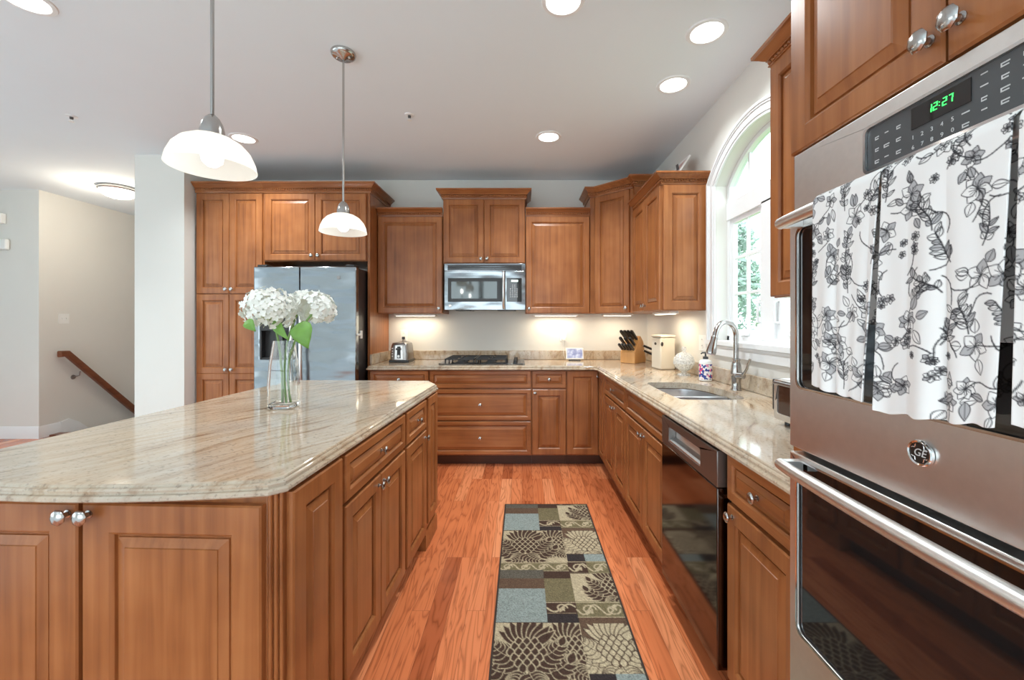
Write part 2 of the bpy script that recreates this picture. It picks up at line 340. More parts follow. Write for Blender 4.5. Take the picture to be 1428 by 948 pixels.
# casing profile: stepped bands along the opening
def casing(mb, steps):
    for o0, o1, x in steps:
        a = offs(cas_in, o0, False); b = offs(cas_in, o1, False)
        n = len(a); loops = []
        for i in range(n):
            loops.append([(1.309, *a[i]), (1.309, *b[i]), (1.309-x, *b[i]), (1.309-x, *a[i])])
        mb.loft(loops)
test = offs(cas_in, .1, False)
sgn = 1 if test[0][0] > WY+WHW else -1
casing(win, [(sgn*.0, sgn*.016, .012), (sgn*.016, sgn*.055, .018), (sgn*.055, sgn*.066, .024), (sgn*.066, sgn*.082, .03)])
w1 = struct(win.build('window_1', TRIM, ang=30))
mb = MB(); inn = offs(cas_in, -sgn*.03, False)
# jamb frame (deep) and mullions
n = len(cas_in); loops = [[(1.385, *cas_in[i]), (1.385, *inn[i]), (1.43, *inn[i]), (1.43, *cas_in[i])] for i in range(n)]
mb.loft(loops)
mb.box(1.385, 1.43, WY-WHW, WY+WHW, 1.18, 1.215); mb.box(1.38, 1.43, WY-WHW, WY+WHW, 1.985, 2.10); mb.box(1.38, 1.43, WY-.065, WY+.065, 1.2, 2.0)
mb.build('window_frame', TRIM, w1, .003)
for y0, y1, in ((WY+.062, WY+WHW-.028), (WY-WHW+.028, WY-.062)):
    mb = MB(); f = .035
    mb.plate([(y0, 1.213), (y1, 1.213), (y1, 1.99), (y0, 1.99)], [[(y0+f, 1.213+f+.01), (y1-f, 1.213+f+.01), (y1-f, 1.99-f), (y0+f, 1.99-f)]], 1.395, 1.425, lambda u, v, d: (d, u, v))
    ym = (y0+y1)/2; mb.box(1.402, 1.42, ym-.009, ym+.009, 1.25, 1.96)
    for z in (1.49, 1.725): mb.box(1.403, 1.419, y0+.03, y1-.03, z-.009, z+.009)
    sa = mb.build('sash', TRIM, w1, .002)
    mb = MB(); mb.box(1.409, 1.413, y0+f-.01, y1-f+.01, 1.25, 1.96); mb.build('pane', PANE, sa)
    hy = y0+.017 if y0 > WY else y1-.017
    mb = MB(); mb.tube([(1.395, hy, 1.30), (1.372, hy, 1.305), (1.368, hy, 1.36), (1.372, hy, 1.415), (1.395, hy, 1.42)], .007, 8); mb.build('sash_lock', TRIM, sa)
    mb = MB(); mb.box(1.36, 1.394, ym-.045, ym+.045, 1.222, 1.24); mb.tube([(1.365, ym, 1.235), (1.35, ym+.05, 1.236)], .005, 6); mb.build('crank', WHITEP, sa, .003)
tin = [p for p in offs(cas_in, -sgn*.034, False) if p[1] > 2.105]
mb = MB(); mb.plate([(WY+WHW-.034, 2.10)]+tin+[(WY-WHW+.034, 2.10)], [], 1.409, 1.413, lambda u, v, d: (d, u, v)); mb.build('transom_pane', PANE, w1)
mb = MB()
for dy in (-.235, 0, .235):
    zt = WZS+WR_-((WHW**2+WR_**2)/(2*WR_)-sqrt(((WHW**2+WR_**2)/(2*WR_))**2-dy*dy))-.03
    mb.box(1.403, 1.419, WY+dy-.009, WY+dy+.009, 2.095, zt)
mb.build('muntin', TRIM, w1)
mb = MB(); mb.box(1.27, 1.305, WY-.56, WY+.56, 1.155, 1.184); mb.box(1.3, 1.40, WY-.467, WY+.467, 1.181, 1.184); mb.build('window_sill', TRIM, w1, .006)
mb = MB(); mb.box(1.288, 1.309, WY-.53, WY+.53, 1.085, 1.154); mb.box(1.282, 1.309, WY-.53, WY+.53, 1.135, 1.154); mb.build('apron', TRIM, w1, .004)

# ---- outside
mb = MB(); mb.box(1.6, 40, -20, 40, -.9, -.8); struct(mb.build('ground_outside', GRASS))  # lawn out of view, added for its green bounce light
def tree(x, y, h, rad, label, seed):
    rg = random.Random(seed); t = thing('tree', label, 'tree', (x, y, -.8), 0, 'trees outside the window')
    mb = MB(); mb.tube([(0, 0, 0), (.05, .05, h*.4), (0, .1, h*.8)], [.16, .12, .04], 8); mb.build('trunk', BARK, t)
    mb = MB(); cl = [(Vector((rg.uniform(-1, 1)*rad*.7, rg.uniform(-1, 1)*rad*.7, rg.uniform(.12, .95)*h)), rad*rg.uniform(.3, .5)) for _ in range(26)]
    for i in range(8000):
        c, r = cl[i % 26]; d = Vector((rg.gauss(0, 1), rg.gauss(0, 1), rg.gauss(0, 1))).normalized()*r*rg.uniform(.5, 1)
        p = c+d; s = rg.uniform(.07, .15); a = Vector((rg.gauss(0, 1), rg.gauss(0, 1), rg.gauss(0, 1))).normalized(); b = a.orthogonal().normalized()
        mb.add([tuple(p-a*s), tuple(p+b*s*.5), tuple(p+a*s), tuple(p-b*s*.5)], [(0, 1, 2, 3)])
    mb.build('foliage', TREEM, t, fix=False); return t
tree(7.6, 15.5, 6.2, 1.7, 'pale leafy tree farthest left through the kitchen window', 1)
tree(9.4, 11.2, 7.4, 1.8, 'tall leafy tree filling the middle of the left casement', 2)
tree(9.6, 6.6, 6.4, 1.6, 'leafy tree on the right behind the window mullion', 3)

# ------------------------------------------------------------------ cabinetry helpers (local: x right, y into wall, front at y=0)
def raised(mb, x0, x1, z0, z1, y=0, t=.02, st=.055, plain=False):
    st = min(st, (x1-x0)*.26, (z1-z0)*.27); k = min(1, (min(x1-x0, z1-z0)/2-st)/.055); k = max(.3, k)
    rg = [(0, 0), (0, -t+.004), (.004, -t), (st-.004*k, -t), (st, -t+.0025), (st+.004*k, -t+.007), (st+.005*k, -t+.0145), (st+.011*k, -t+.0145), (st+.012*k, -t+.010), (st+.034*k, -t+.0035), (st+.0355*k, -t+.001)]
    loops = [[(x0+i, y+d, z0+i), (x1-i, y+d, z0+i), (x1-i, y+d, z1-i), (x0+i, y+d, z1-i)] for i, d in rg]
    mb.loft(loops)
def knob(par, x, z, y=-.02, s=1.0):
    M = Matrix.Translation((x, y, z)) @ Matrix.Rotation(pi/2, 4, 'X')
    mb = MB(); mb.lathe([(.009*s, 0), (.009*s, .002), (.0055*s, .004), (.0045*s, .011*s), (.006*s, .0145*s)], 14, M)
    mb.lathe([(.001, .0135*s), (.009*s, .0145*s), (.0145*s, .018*s), (.0158*s, .021*s), (.0135*s, .0245*s), (.007*s, .027*s), (.001, .0278*s)], 24, M @ Matrix.Diagonal((1, 1.12, 1, 1)), mod=lambda t, zz: 1+.045*cos(8*(t+zz*25)))
    return mb.build('knob', NICKEL, par, ang=50)
def door(par, x0, x1, z0, z1, kn=None, y=0, st=.055, mat=None, ks=1, split=None):
    mb = MB()
    if split:
        raised(mb, x0, x1, z0, split-.0, y, st=st); raised(mb, x0, x1, split, z1, y, st=st)
    else: raised(mb, x0, x1, z0, z1, y, st=st)
    o = mb.build('door', mat or WV, par, ang=20)
    if kn: knob(o, kn[0], kn[1], y-.02, ks)
    return o
def drawer(par, x0, x1, z0, z1, kn=True, y=0, name='drawer'):
    mb = MB(); raised(mb, x0, x1, z0, z1, y, st=.034); o = mb.build(name, WH, par, ang=20)
    if kn: knob(o, (x0+x1)/2, (z0+z1)/2, y-.02)
    return o
CROWN = [(0, 0), (.008, 0), (.010, .012), (.016, .014), (.016, .018), (.011, .020), (.011, .035), (.022, .037), (.022, .041), (.026, .043), (.034, .049), (.046, .059), (.052, .064), (.060, .066), (.060, .078), (0, .078)]
def crown(par, path, z, h=.078, out=1.0, rope=True):
    k = h/.078; mb = MB(); sweep(mb, path, [(o*out, z+zz*k) for o, zz in CROWN]); c = mb.build('crown_molding', WH, par, ang=25)
    if rope:
        p = offs(path, .0135, False); pts = []; rad = []
        for a, b in zip(p[:-1], p[1:]):
            L = math.dist(a, b); n = max(2, int(L/.004))
            for i in range(n):
                pts.append((a[0]+(b[0]-a[0])*i/n, a[1]+(b[1]-a[1])*i/n, z+.0275*k)); rad.append(.0085 if (i % 5) in (1, 2, 3) else .002)
        pts.append((*p[-1], z+.0275*k)); rad.append(.004)
        mb = MB(); mb.tube(pts, rad, 6); mb.build('rope_molding', WH, c, ang=60)
    return c
def base_body(par, w, d=.585, toe=True, x0=0, top=.875, mat=None):
    mb = MB(); mb.box(x0, w, 0, d, .10, top); b = mb.build('cabinet_body', mat or WV, par, .001)
    if toe:
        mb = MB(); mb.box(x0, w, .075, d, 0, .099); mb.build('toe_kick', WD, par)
    return b
DT, DB, ET, EB = .697, .112, .866, .711     # door top/bottom, drawer top/bottom
BG = 'base cabinets along the walls'
FY = 3.75        # cabinet face plane of the back run (door fronts stand .02 proud)
# --- back run
t = thing('base_cabinet', 'wood base cabinet with one drawer left of the cooktop, half hidden by the island', 'cabinet', (-1.375, FY, 0), 0, BG)
base_body(t, .536, .585); drawer(t, .006, .531, EB, ET); door(t, .006, .266, DB, DT, (.24, .66)); door(t, .270, .531, DB, DT, (.297, .66))
t = thing('drawer_cabinet', 'wide wood base cabinet with three stacked drawer fronts under the cooktop', 'cabinet', (-.838, FY, 0), 0, BG)
base_body(t, .924, .585); drawer(t, .006, .918, EB, ET, False, name='false_drawer_front'); drawer(t, .006, .918, .421, .698); drawer(t, .006, .918, DB, .409)
t = thing('base_cabinet', 'narrow wood base cabinet with drawer over door, right of the cooktop drawers', 'cabinet', (.087, FY, 0), 0, BG)
base_body(t, .312, .585); drawer(t, .005, .308, EB, ET); door(t, .005, .308, DB, DT, (.03, .665))
t = thing('corner_cabinet', 'wood corner base cabinet with two tall hinged door leaves in the inner corner', 'cabinet', (.400, FY, 0), 0, BG)
mb = MB(); mb.plate([(0, 0), (.31, 0), (.31, -.26), (.90, -.26), (.90, .585), (0, .585)], [], .10, .875, lambda u, v, d: (u, v, d)); mb.build('cabinet_body', WV, t, .001)
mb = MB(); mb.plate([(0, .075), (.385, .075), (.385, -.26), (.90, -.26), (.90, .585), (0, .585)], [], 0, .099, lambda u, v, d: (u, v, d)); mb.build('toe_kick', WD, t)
door(t, .006, .285, DB, ET)
mb = MB(); raised(mb, .022, .256, DB, ET, 0, st=.05); o = mb.build('door', WV, t, ang=20)
o.rotation_euler = (0, 0, -pi/2); o.location = (.31, 0, 0); knob(o, .055, .815)
# --- right run: face plane X = .71 (door fronts at .69); local x -> -Y
RX = .71
def rt(name, label, ytop, **kw): return thing(name, label, 'cabinet', (RX, ytop, 0), -pi/2, BG)
t = rt('base_cabinet', 'wood base cabinet with one drawer over two doors, between the corner and the sink cabinet', 3.487)
base_body(t, .710); drawer(t, .006, .704, EB, ET); door(t, .006, .353, DB, DT, (.327, .655)); door(t, .357, .704, DB, DT, (.383, .655))
t = rt('sink_cabinet', 'wood sink base cabinet with a false drawer front over two doors', 2.775)
mb = MB(); mb.box(0, .795, 0, .585, .10, .66); mb.box(0, .795, 0, .03, .66, .875); mb.box(0, .015, .03, .585, .66, .875); mb.box(.78, .795, .03, .585, .66, .875); mb.build('cabinet_body', WV, t)
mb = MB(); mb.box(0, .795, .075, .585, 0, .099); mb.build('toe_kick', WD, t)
drawer(t, .006, .789, EB, ET, False, name='false_drawer_front'); door(t, .006, .4, DB, DT, (.373, .655)); door(t, .404, .789, DB, DT, (.43, .655))
t = rt('base_cabinet', 'wood base cabinet with drawer over door, between dishwasher and wall ovens', 1.405)
base_body(t, .388); drawer(t, .008, .372, EB, ET); door(t, .008, .372, DB, DT, (.045, .665))
# dishwasher
t = thing('dishwasher', 'dark steel dishwasher with pocket handle built in below the right counter', 'dishwasher', (RX, 1.975, 0), -pi/2)
mb = MB(); mb.box(.004, .562, .0, .58, .10, .872); mb.build('tub', BLACKP, t)
mb = MB(); mb.box(.004, .562, .07, .58, 0, .098); mb.build('toe_panel', BLACKP, t)
mb = MB()
mb.plate([(.004, .74), (.562, .74), (.562, .866), (.004, .866)], [rrect(.095, .425, .765, .830, .006)], -.045, -.002, lambda u, v, d: (u, d, v)); mb.build('control_panel', mk('satin_dark_steel', (.24, .225, .215), .42, 1), t, .003)
mb = MB(); mb.box(.1, .42, -.012, -.006, .768, .828); mb.loft([[(x, -.043, .7665), (x, -.043, .772), (x, -.012, .783), (x, -.012, .7665)] for x in (.0965, .4235)]); mb.build('pocket_handle', STEEL, t)
mb = MB(); mb.box(.004, .562, -.045, -.002, .115, .738); mb.build('door', mk('smoked_steel', (.10, .085, .078), .09, 1), t, .004)
# --- tall oven cabinet, face X=.66
OX = .66
t = thing('oven_cabinet', 'tall wood cabinet housing the double wall oven at the right edge', 'cabinet', (OX, 1.008, 0), -pi/2)
mb = MB(); mb.box(0, .835, 0, .64, .10, .44); mb.box(0, .835, 0, .64, 1.70, 2.40); mb.box(0, .035, 0, .64, .44, 1.70); mb.box(.80, .835, 0, .64, .44, 1.70); mb.box(.035, .8, .62, .64, .44, 1.7); mb.build('cabinet_body', WV, t, .001)
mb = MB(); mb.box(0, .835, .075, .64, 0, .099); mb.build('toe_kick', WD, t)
drawer(t, .02, .815, .13, .42)
door(t, .018, .378, 1.700, 2.37, (.358, 1.745)); door(t, .382, .815, 1.700, 2.37, (.404, 1.748))
crown(t, [(0, .64), (0, 0), (.835, 0), (.835, .64)], 2.40)
# --- double oven
ov = thing('double_wall_oven', 'stainless double wall oven with black glass doors in the tall cabinet', 'oven', (.65, .967, 0), -pi/2)
mb = MB(); mb.box(.002, .756, .012, .58, .45, 1.688); mb.build('oven_body', BLACKP, ov)
mb = MB(); mb.plate([(0, 1.556), (.758, 1.556), (.758, 1.690), (0, 1.690)], [rrect(.200, .562, 1.577, 1.661, .012)], -.015, .011, lambda u, v, d: (u, d, v)); cp = mb.build('control_fascia', STEEL, ov, .002)
mb = MB(); mb.plate(rrect(.198, .564, 1.575, 1.663, .013), [rrect(.203, .559, 1.580, 1.658, .010)], -.018, -.0135, lambda u, v, d: (u, d, v)); mb.build('panel_bezel', CHROME, cp)
mb = MB(); mb.plate(rrect(.203, .559, 1.580, 1.658, .010), [], -.013, -.009, lambda u, v, d: (u, d, v)); kp = mb.build('key_panel', GREYP, cp)
mb = MB(); mb.box(.290, .380, -.0145, -.0131, 1.618, 1.652); dsp = mb.build('display', BLACKG, cp)
def seg7(mb, ch, x, z, w, h, y):
    S = {'0': 'abcdef', '1': 'bc', '2': 'abged', '7': 'abc', '5': 'afgcd'}[ch]; t = w*.2
    P = {'a': (0, h-t, w, h), 'd': (0, 0, w, t), 'g': (0, h/2-t/2, w, h/2+t/2), 'f': (0, h/2, t, h), 'b': (w-t, h/2, w, h), 'e': (0, 0, t, h/2), 'c': (w-t, 0, w, h/2)}
    for s in S:
        a, b, c, d = P[s]; mb.box(x+a+.12*b, x+c+.12*b, y, y+.0008, z+b, z+d)
mb = MB()
for ch, x in (('1', .318), ('2', .3265), ('2', .3405), ('7', .3495)): seg7(mb, ch, x, 1.631, .0062, .0118, -.0154)
for z in (1.634, 1.639): mb.box(.3357, .3369, -.0154, -.0146, z, z+.0013)
mb.build('clock_digits', LED, cp)
def text_mesh(s, size, mat, par, M, name='lettering', shear=0):
    cu = bpy.data.curves.new('txt', 'FONT'); cu.body = s; cu.size = size; cu.align_x = 'CENTER'; cu.align_y = 'CENTER'; cu.extrude = .0003; cu.shear = shear
    o = bpy.data.objects.new('txt', cu); COL.objects.link(o); dg = bpy.context.evaluated_depsgraph_get(); dg.update()
    me = bpy.data.meshes.new_from_object(o.evaluated_get(dg)); bpy.data.objects.remove(o)
    me.transform(M); me.materials.clear(); me.materials.append(mat); r = bpy.data.objects.new(name, me); COL.objects.link(r); r.parent = par; return r
FR = Matrix.Rotation(pi/2, 4, 'X')
def front(x, y, z): return Matrix.Translation((x, y, z)) @ FR
for row, z in (('12345', 1.605), ('67890', 1.589)):
    for i, ch in enumerate(row): text_mesh(ch, .0092, KEY, cp, front(.292+.0155*i, -.0134, z), 'number_key')
rg = random.Random(3)
for x, rows in ((.2235, 3), (.243, 3), (.266, 3), (.372, 2), (.396, 4), (.421, 4), (.445, 4), (.470, 4), (.495, 4), (.520, 4), (.543, 3)):
    for r_ in range(rows):
        z = (1.640-.021*r_) if x < .3 else ((1.605-.016*r_) if rows == 2 else 1.647-.0165*r_)
        if x < .3: z -= .004
        w = rg.uniform(.007, .0115)/2; q = rg.choice((0, 1, 1)); pl = [(x-w, z), (x+w, z), (x+w, z+.0018), (x-w, z+.0018)]
        if q: pl = [(x-w, z-.004), (x+w*.8, z-.004), (x+w*.8, z-.0022), (x-w*.7, z-.0022), (x-w*.7, z), (x+w, z), (x+w, z+.0018), (x-w, z+.0018)]
        mb = MB(); mb.plate(pl, [], -.0134, -.0131, lambda u, v, d: (u, d, v)); mb.build('key_label', KEY, cp)
def oven_door(z0, z1, wz0, wz1, hz):
    mb = MB(); mb.plate([(0, z0), (.758, z0), (.758, z1), (0, z1)], [rrect(.027, .731, wz0, wz1, .018)], -.026, .010, lambda u, v, d: (u, d, v)); d = mb.build('oven_door', STEEL, ov, .003)
    mb = MB(); mb.plate(rrect(.024, .734, wz0-.003, wz1+.003, .02), [rrect(.0285, .7295, wz0+.0015, wz1-.0015, .017)], -.0285, -.0262, lambda u, v, d: (u, d, v)); mb.build('window_rim', CHROME, d)
    mb = MB(); mb.plate(rrect(.0275, .7305, wz0+.0005, wz1-.0005, .018), [], -.022, -.008, lambda u, v, d: (u, d, v)); mb.build('oven_window', BLACKG, d)
    pts = []; rad = []
    for i in range(25):
        u = i/24; x = .10+(.66-.10)*u; b = sin(pi*u)
        pts.append((.03+.698*u, -.066-.016*b**.6, hz)); rad.append(.0125+.002*b)
    mb = MB(); mb.tube(pts, rad, 14); mb.box(.030, .048, -.066, -.0265, hz-.011, hz+.011); mb.box(.710, .728, -.066, -.0265, hz-.011, hz+.011); mb.build('handle', STEEL, d, ang=50)
    return d
du = oven_door(1.019, 1.552, 1.158, 1.516, 1.527)
dl = oven_door(.45, 1.006, .605, .994, .985)
M = front(.321, -.0268, 1.101)
mb = MB(); mb.lathe([(.0205, 0), (.0205, .004), (.019, .0055), (.0165, .0045), (.0165, .003)], 32, M); bd = mb.build('badge', CHROME, du)
mb = MB(); mb.lathe([(.0163, .0028), (.0163, .0036)], 32, M); mb.build('badge_field', mk('badge_dark', (.06, .055, .05), .25, .6), bd)
text_mesh('GE', .0165, KEY, bd, front(.321, -.0306, 1.101), 'monogram', .25)
mb = MB()
for q in range(4):
    a0 = q*pi/2+pi/4
    mb.tube([tuple(M @ Vector(((.0125+.0018*cos(k*1.1))*cos(a0+.12*(k-3)), (.0125+.0018*cos(k*1.1))*sin(a0+.12*(k-3)), .0038))) for k in range(7)], .0008, 6)
mb.build('badge_curl', CHROME, bd)

# --- worktops
EDGE = [(-.004, -.038), (0, -.034), (.0, -.027), (-.003, -.023), (-.009, -.0215), (-.009, -.018), (-.0075, -.013), (-.010, -.009), (-.016, -.0075), (-.016, -.004), (-.018, -.001), (-.022, 0)]
def edge(z): return [(o, z+dz) for o, dz in EDGE]
t = thing('granite_worktop', 'L shaped beige granite worktop with low splash along back and right walls', 'countertop', (0, 0, 0))
WT = .914
poly = [(.66, 1.012), (1.309, 1.012), (1.309, 4.338), (-1.392, 4.338), (-1.392, 3.70), (.63, 3.70), (.66, 3.66)]
def curved_sink():
    pts = [(.792, 2.12), (.83, 2.085), (1.10, 2.085), (1.15, 2.13), (1.165, 2.25), (1.16, 2.42), (1.13, 2.58), (1.08, 2.66), (1.0, 2.69), (.83, 2.69), (.792, 2.655)]
    v = [Vector((a, b, 0)) for a, b in pts]; out = []
    for i in range(len(v)):   # one Chaikin pass twice
        pass
    for _ in range(2):
        w = []
        for i in range(len(v)):
            a, b = v[i], v[(i+1) % len(v)]; w += [a*.75+b*.25, a*.25+b*.75]
        v = w
    return [(p.x, p.y) for p in v]
SK = curved_sink()
mb = MB(); slab(mb, poly, edge(WT), [SK]); mb.build('worktop_slab', GRAN, t, ang=30)
mb = MB(); mb.box(-1.392, 1.308, 4.316, 4.338, WT+.001, 1.008); mb.build('backsplash', GRAN, t, .003)
mb = MB(); mb.box(1.286, 1.308, 1.014, 4.314, WT+.001, 1.008); mb.build('backsplash', GRAN, t, .003)
mb = MB(); mb.box(-1.392, -1.372, 3.79, 4.314, WT+.001, 1.008); mb.build('backsplash', GRAN, t, .003)
# sink
t = thing('sink', 'stainless double bowl sink set under the right granite worktop', 'sink', (0, 0, 0))
def bowl(poly, z1, z0):
    mb = MB(); c = Vector((sum(p[0] for p in poly)/len(poly), sum(p[1] for p in poly)/len(poly)))
    def sc(k): return [(c.x+(x-c.x)*k, c.y+(y-c.y)*k) for x, y in poly]
    loops = [[(x, y, z) for x, y in sc(k)] for k, z in ((1.03, z1), (1, z1), (.985, z1-.01), (.95, z0+.03), (.9, z0+.006), (.8, z0), (.12, z0-.003))]
    loops += [[(x, y, z) for x, y in sc(k)] for k, z in ((.12, z0-.008), (.83, z0-.008), (.96, z0+.02), (1.03, z1-.006))]
    mb.loft(loops, True, False, False); n = len(poly); mb.add(loops[6], [tuple(range(n))]); mb.add(loops[7], [tuple(range(n))]); return mb.build('sink_bowl', SINKM, t, ang=50)
ymid = 2.34
far = [p for p in SK if p[1] > ymid+.012]; near = [p for p in SK if p[1] < ymid-.012]
def clip(poly, above):
    out = []
    lim = ymid+.012 if above else ymid-.012
    ins = (lambda p: p[1] >= lim) if above else (lambda p: p[1] <= lim)
    for i in range(len(poly)):
        a, b = poly[i], poly[(i+1) % len(poly)]
        if ins(a): out.append(a)
        if ins(a) != ins(b):
            k = (lim-a[1])/(b[1]-a[1]); out.append((a[0]+(b[0]-a[0])*k, lim))
    return out
bowl(clip(SK, True), .872, .70); bowl(clip(SK, False), .872, .70)
mb = MB(); mb.box(.80, 1.16, ymid-.0115, ymid+.0115, .80, .886); mb.build('bowl_divider', SINKM, t, .008)
for cy_ in (2.52, 2.21):
    mb = MB(); mb.lathe([(.045, 0), (.045, .003), (.03, .002), (.004, .001)], 24, Matrix.Translation((.97, cy_, .698))); mb.build('drain', CHROME, t)

# ---- island
IL = (-.591, 1.015, 0); IR = R(-2.25)
t = thing('kitchen_island', 'freestanding wood kitchen island base with raised panel doors and drawers on three sides', 'kitchen island', IL, IR)
bx = -1.0; ye = 1.66
body = [(bx, .02), (-.047, .02), (-.02, .047), (-.02, ye-.06), (-.07, ye), (bx, ye)]
mb = MB(); mb.plate(body, [], .10, .876, lambda u, v, d: (u, v, d)); mb.build('cabinet_body', WV, t, .0015)
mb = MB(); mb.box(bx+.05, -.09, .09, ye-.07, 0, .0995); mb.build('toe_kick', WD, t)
# corner posts standing to the floor
for nm, pl in (('corner_post', [(-.085, .02), (-.047, .016), (-.016, .047), (-.02, .11), (-.085, .11)]), ('end_post', [(-.085, 1.345), (-.019, 1.345), (-.019, ye-.06), (-.07, ye+.001), (-.085, ye)])):
    mb = MB(); mb.plate(pl, [], 0, .1, lambda u, v, d: (u, v, d)); mb.build('foot_block', WV, t, .002)
mb = MB(); sweep(mb, [(-.021, 1.345), (-.021, ye-.06), (-.07, ye)], [(0, .0), (.012, .0), (.012, .085), (.006, .1), (0, .1)]); mb.build('plinth', WH, t)
mb = MB()
for k in range(3):   # reeded chamfer
    cx_, cy_ = -.047+.027*(k+.5)/3, .02+.027*(k+.5)/3
    mb.tube([(cx_, cy_, .1), (cx_, cy_, .873)], .0058, 8)
mb.build('reeded_corner', WV, t, ang=60)
# near face (local x right)
def near_door(x0, x1, kx):
    mb = MB(); raised(mb, x0, x1, .112, .852, .02, st=.075); o = mb.build('door', WV, t, ang=20); knob(o, kx, .826, 0, 1.12)
near_door(-.510, -.051, -.490); near_door(-.983, -.522, -.545)
# right face: local frame rotated +90: build in its own holder coordinates
HM = Matrix.Translation((-.02, 0, 0)) @ Matrix.Rotation(pi/2, 4, 'Z')
def on_right(o): o.matrix_local = HM
def rdoor(x0, x1, z0, z1, kx=None, kz=None, st=.055, mat=None, name='door', kn=True):
    mb = MB(); raised(mb, x0, x1, z0, z1, 0, st=st); o = mb.build(name, mat or WV, t, ang=20); on_right(o)
    if kx is not None: knob(o, kx, kz, -.02)
rdoor(.056, .325, .112, .866, st=.06, name='side_panel')
rdoor(.345, .955, EB, ET, .65, .79, st=.034, mat=WH, name='drawer')
rdoor(.345, .648, DB, DT, .622, .66); rdoor(.652, .955, DB, DT, .678, .66)
rdoor(.985, 1.33, EB, ET, 1.157, .79, st=.034, mat=WH, name='drawer'); rdoor(.985, 1.33, DB, DT, 1.30, .66)
rdoor(1.372, 1.585, .145, .866, st=.05, name='side_panel')
t = thing('island_worktop', 'beige veined granite island top with clipped corners and bowed near edge', 'countertop', IL, IR)
ip = []
L_ = 1.05
ip += [(-.032, 0), (0, .032), (0, 1.60), (-.09, 1.765), (-L_, 1.765), (-L_, 0)]
for i in range(1, 16):
    u = i/16; x = -L_+(L_-.032)*u; ip.append((x, -.058*sin(pi*min(1, u*1.0))**.8 if 0 else -.056*4*u*(1-u)))
mb = MB(); slab(mb, ip, edge(WT)); mb.build('worktop_slab', GRAN, t, ang=30)

# ---- upper cabinets
UG = 'upper wall cabinets'
def upper(label, x, w, z0, z1, d=.33, y=4.0, doors=1, knobs=None, ch=.078, loc=None, rz=0, cr=True, ret=True, name='wall_cabinet', dz0=None):
    t = thing(name, label, 'cabinet', loc or (x, y, 0), rz, UG)
    mb = MB(); mb.box(0, w, 0, d, z0, z1); mb.build('cabinet_body', WV, t, .001)
    dw = (w-.008-(doors-1)*.004)/doors
    for i in range(doors):
        a = .004+i*(dw+.004)
        if doors == 1: kx = a+.03 if knobs == 'l' else a+dw-.03
        else: kx = a+dw-.027 if i == 0 else a+.027
        door(t, a, a+dw, z0+.004, z1-.004, (kx, z0+.045))
    return t
t = upper('wood wall cabinet with one square door, between fridge panel and microwave', -1.389, .625, 1.388, 2.322, knobs='r', doors=1)
crown(t, [(0, 0), (.625, 0)], 2.322, .074)
t = upper('short wood wall cabinet with two doors directly above the microwave', -.760, .790, 1.868, 2.488, d=.33, doors=2)
crown(t, [(0, .33), (0, 0), (.79, 0), (.79, .33)], 2.488, .092)
t = upper('wood wall cabinet with one square door, right of the microwave', .034, .618, 1.388, 2.322, knobs='l', doors=1)
crown(t, [(0, 0), (.618, 0)], 2.322, .074)
# corner diagonal
t = thing('corner_wall_cabinet', 'tall diagonal wood wall cabinet in the back right corner', 'cabinet', (.656, 4.0, 0), 0, UG)
cpl = [(0, .335), (0, 0), (.05, 0), (.338, -.288), (.338, -.335), (.652, -.335), (.652, .335)]
mb = MB(); mb.plate(cpl, [], 1.388, 2.505, lambda u, v, d: (u, v, d)); mb.build('cabinet_body', WV, t, .001)
crown(t, [(0, .335), (0, 0), (.05, 0), (.338, -.288), (.338, -.335), (.652, -.335)], 2.505, .088)
dl_ = .288*sqrt(2); mb = MB(); raised(mb, .006, dl_-.03, 1.392, 2.50, 0); o = mb.build('door', WV, t, ang=20)
o.location = (.05, 0, 0); o.rotation_euler = (0, 0, -pi/4); knob(o, dl_-.06, 1.435)
# right wall uppers: between corner and window
t = upper('tall wood wall cabinet left of the window, with a raised panel on its end', 0, .725, 1.388, 2.276, d=.315, doors=2, loc=(.992, 3.66, 0), rz=-pi/2)
crown(t, [(0, 0), (.725, 0), (.725, .315)], 2.276, .08)
mb = MB(); raised(mb, .004, .311, 1.392, 2.272, 0, st=.06); o = mb.build('end_panel', WV, t, ang=20); o.location = (.725, 0, 0); o.rotation_euler = (0, 0, pi/2)
t = upper('tall wood wall cabinet between the window and the wall ovens', 0, .60, 1.40, 2.30, d=.315, doors=2, loc=(.992, 1.63, 0), rz=-pi/2)
crown(t, [(0, .315), (0, 0), (.60, 0)], 2.30, .08)
# pantry & over fridge
PY = 3.80
t = thing('pantry_cabinet', 'tall wood pantry cabinet with four doors left of the refrigerator', 'cabinet', (-2.985, PY, 0))
mb = MB(); mb.box(0, .625, 0, .535, .10, 2.488); mb.build('cabinet_body', WV, t, .001)
mb = MB(); mb.box(0, .625, .07, .535, 0, .099); mb.build('toe_kick', WD, t)
for a, b, kx in ((.012, .31, .285), (.314, .612, .339)):
    door(t, a, b, 1.565, 2.478, (kx, 1.605)); door(t, a, b, .112, 1.557, (kx, .872), split=.835)
crown(t, [(-.005, 0), (.625, 0)], 2.488, .088)
t = thing('refrigerator_surround', 'wood two door cabinet above the refrigerator with full height side panel', 'cabinet', (-2.359, PY, 0))
mb = MB(); mb.box(0, .942, 0, .535, 1.862, 2.488); mb.build('cabinet_body', WV, t, .001)
mb = MB(); mb.box(.944, .966, 0, .535, 0, 2.488); mb.build('side_panel', WV, t, .001)
door(t, .01, .468, 1.868, 2.478, (.44, 1.912)); door(t, .472, .935, 1.868, 2.478, (.50, 1.912))
crown(t, [(0, 0), (.966, 0), (.966, .535)], 2.488, .088)
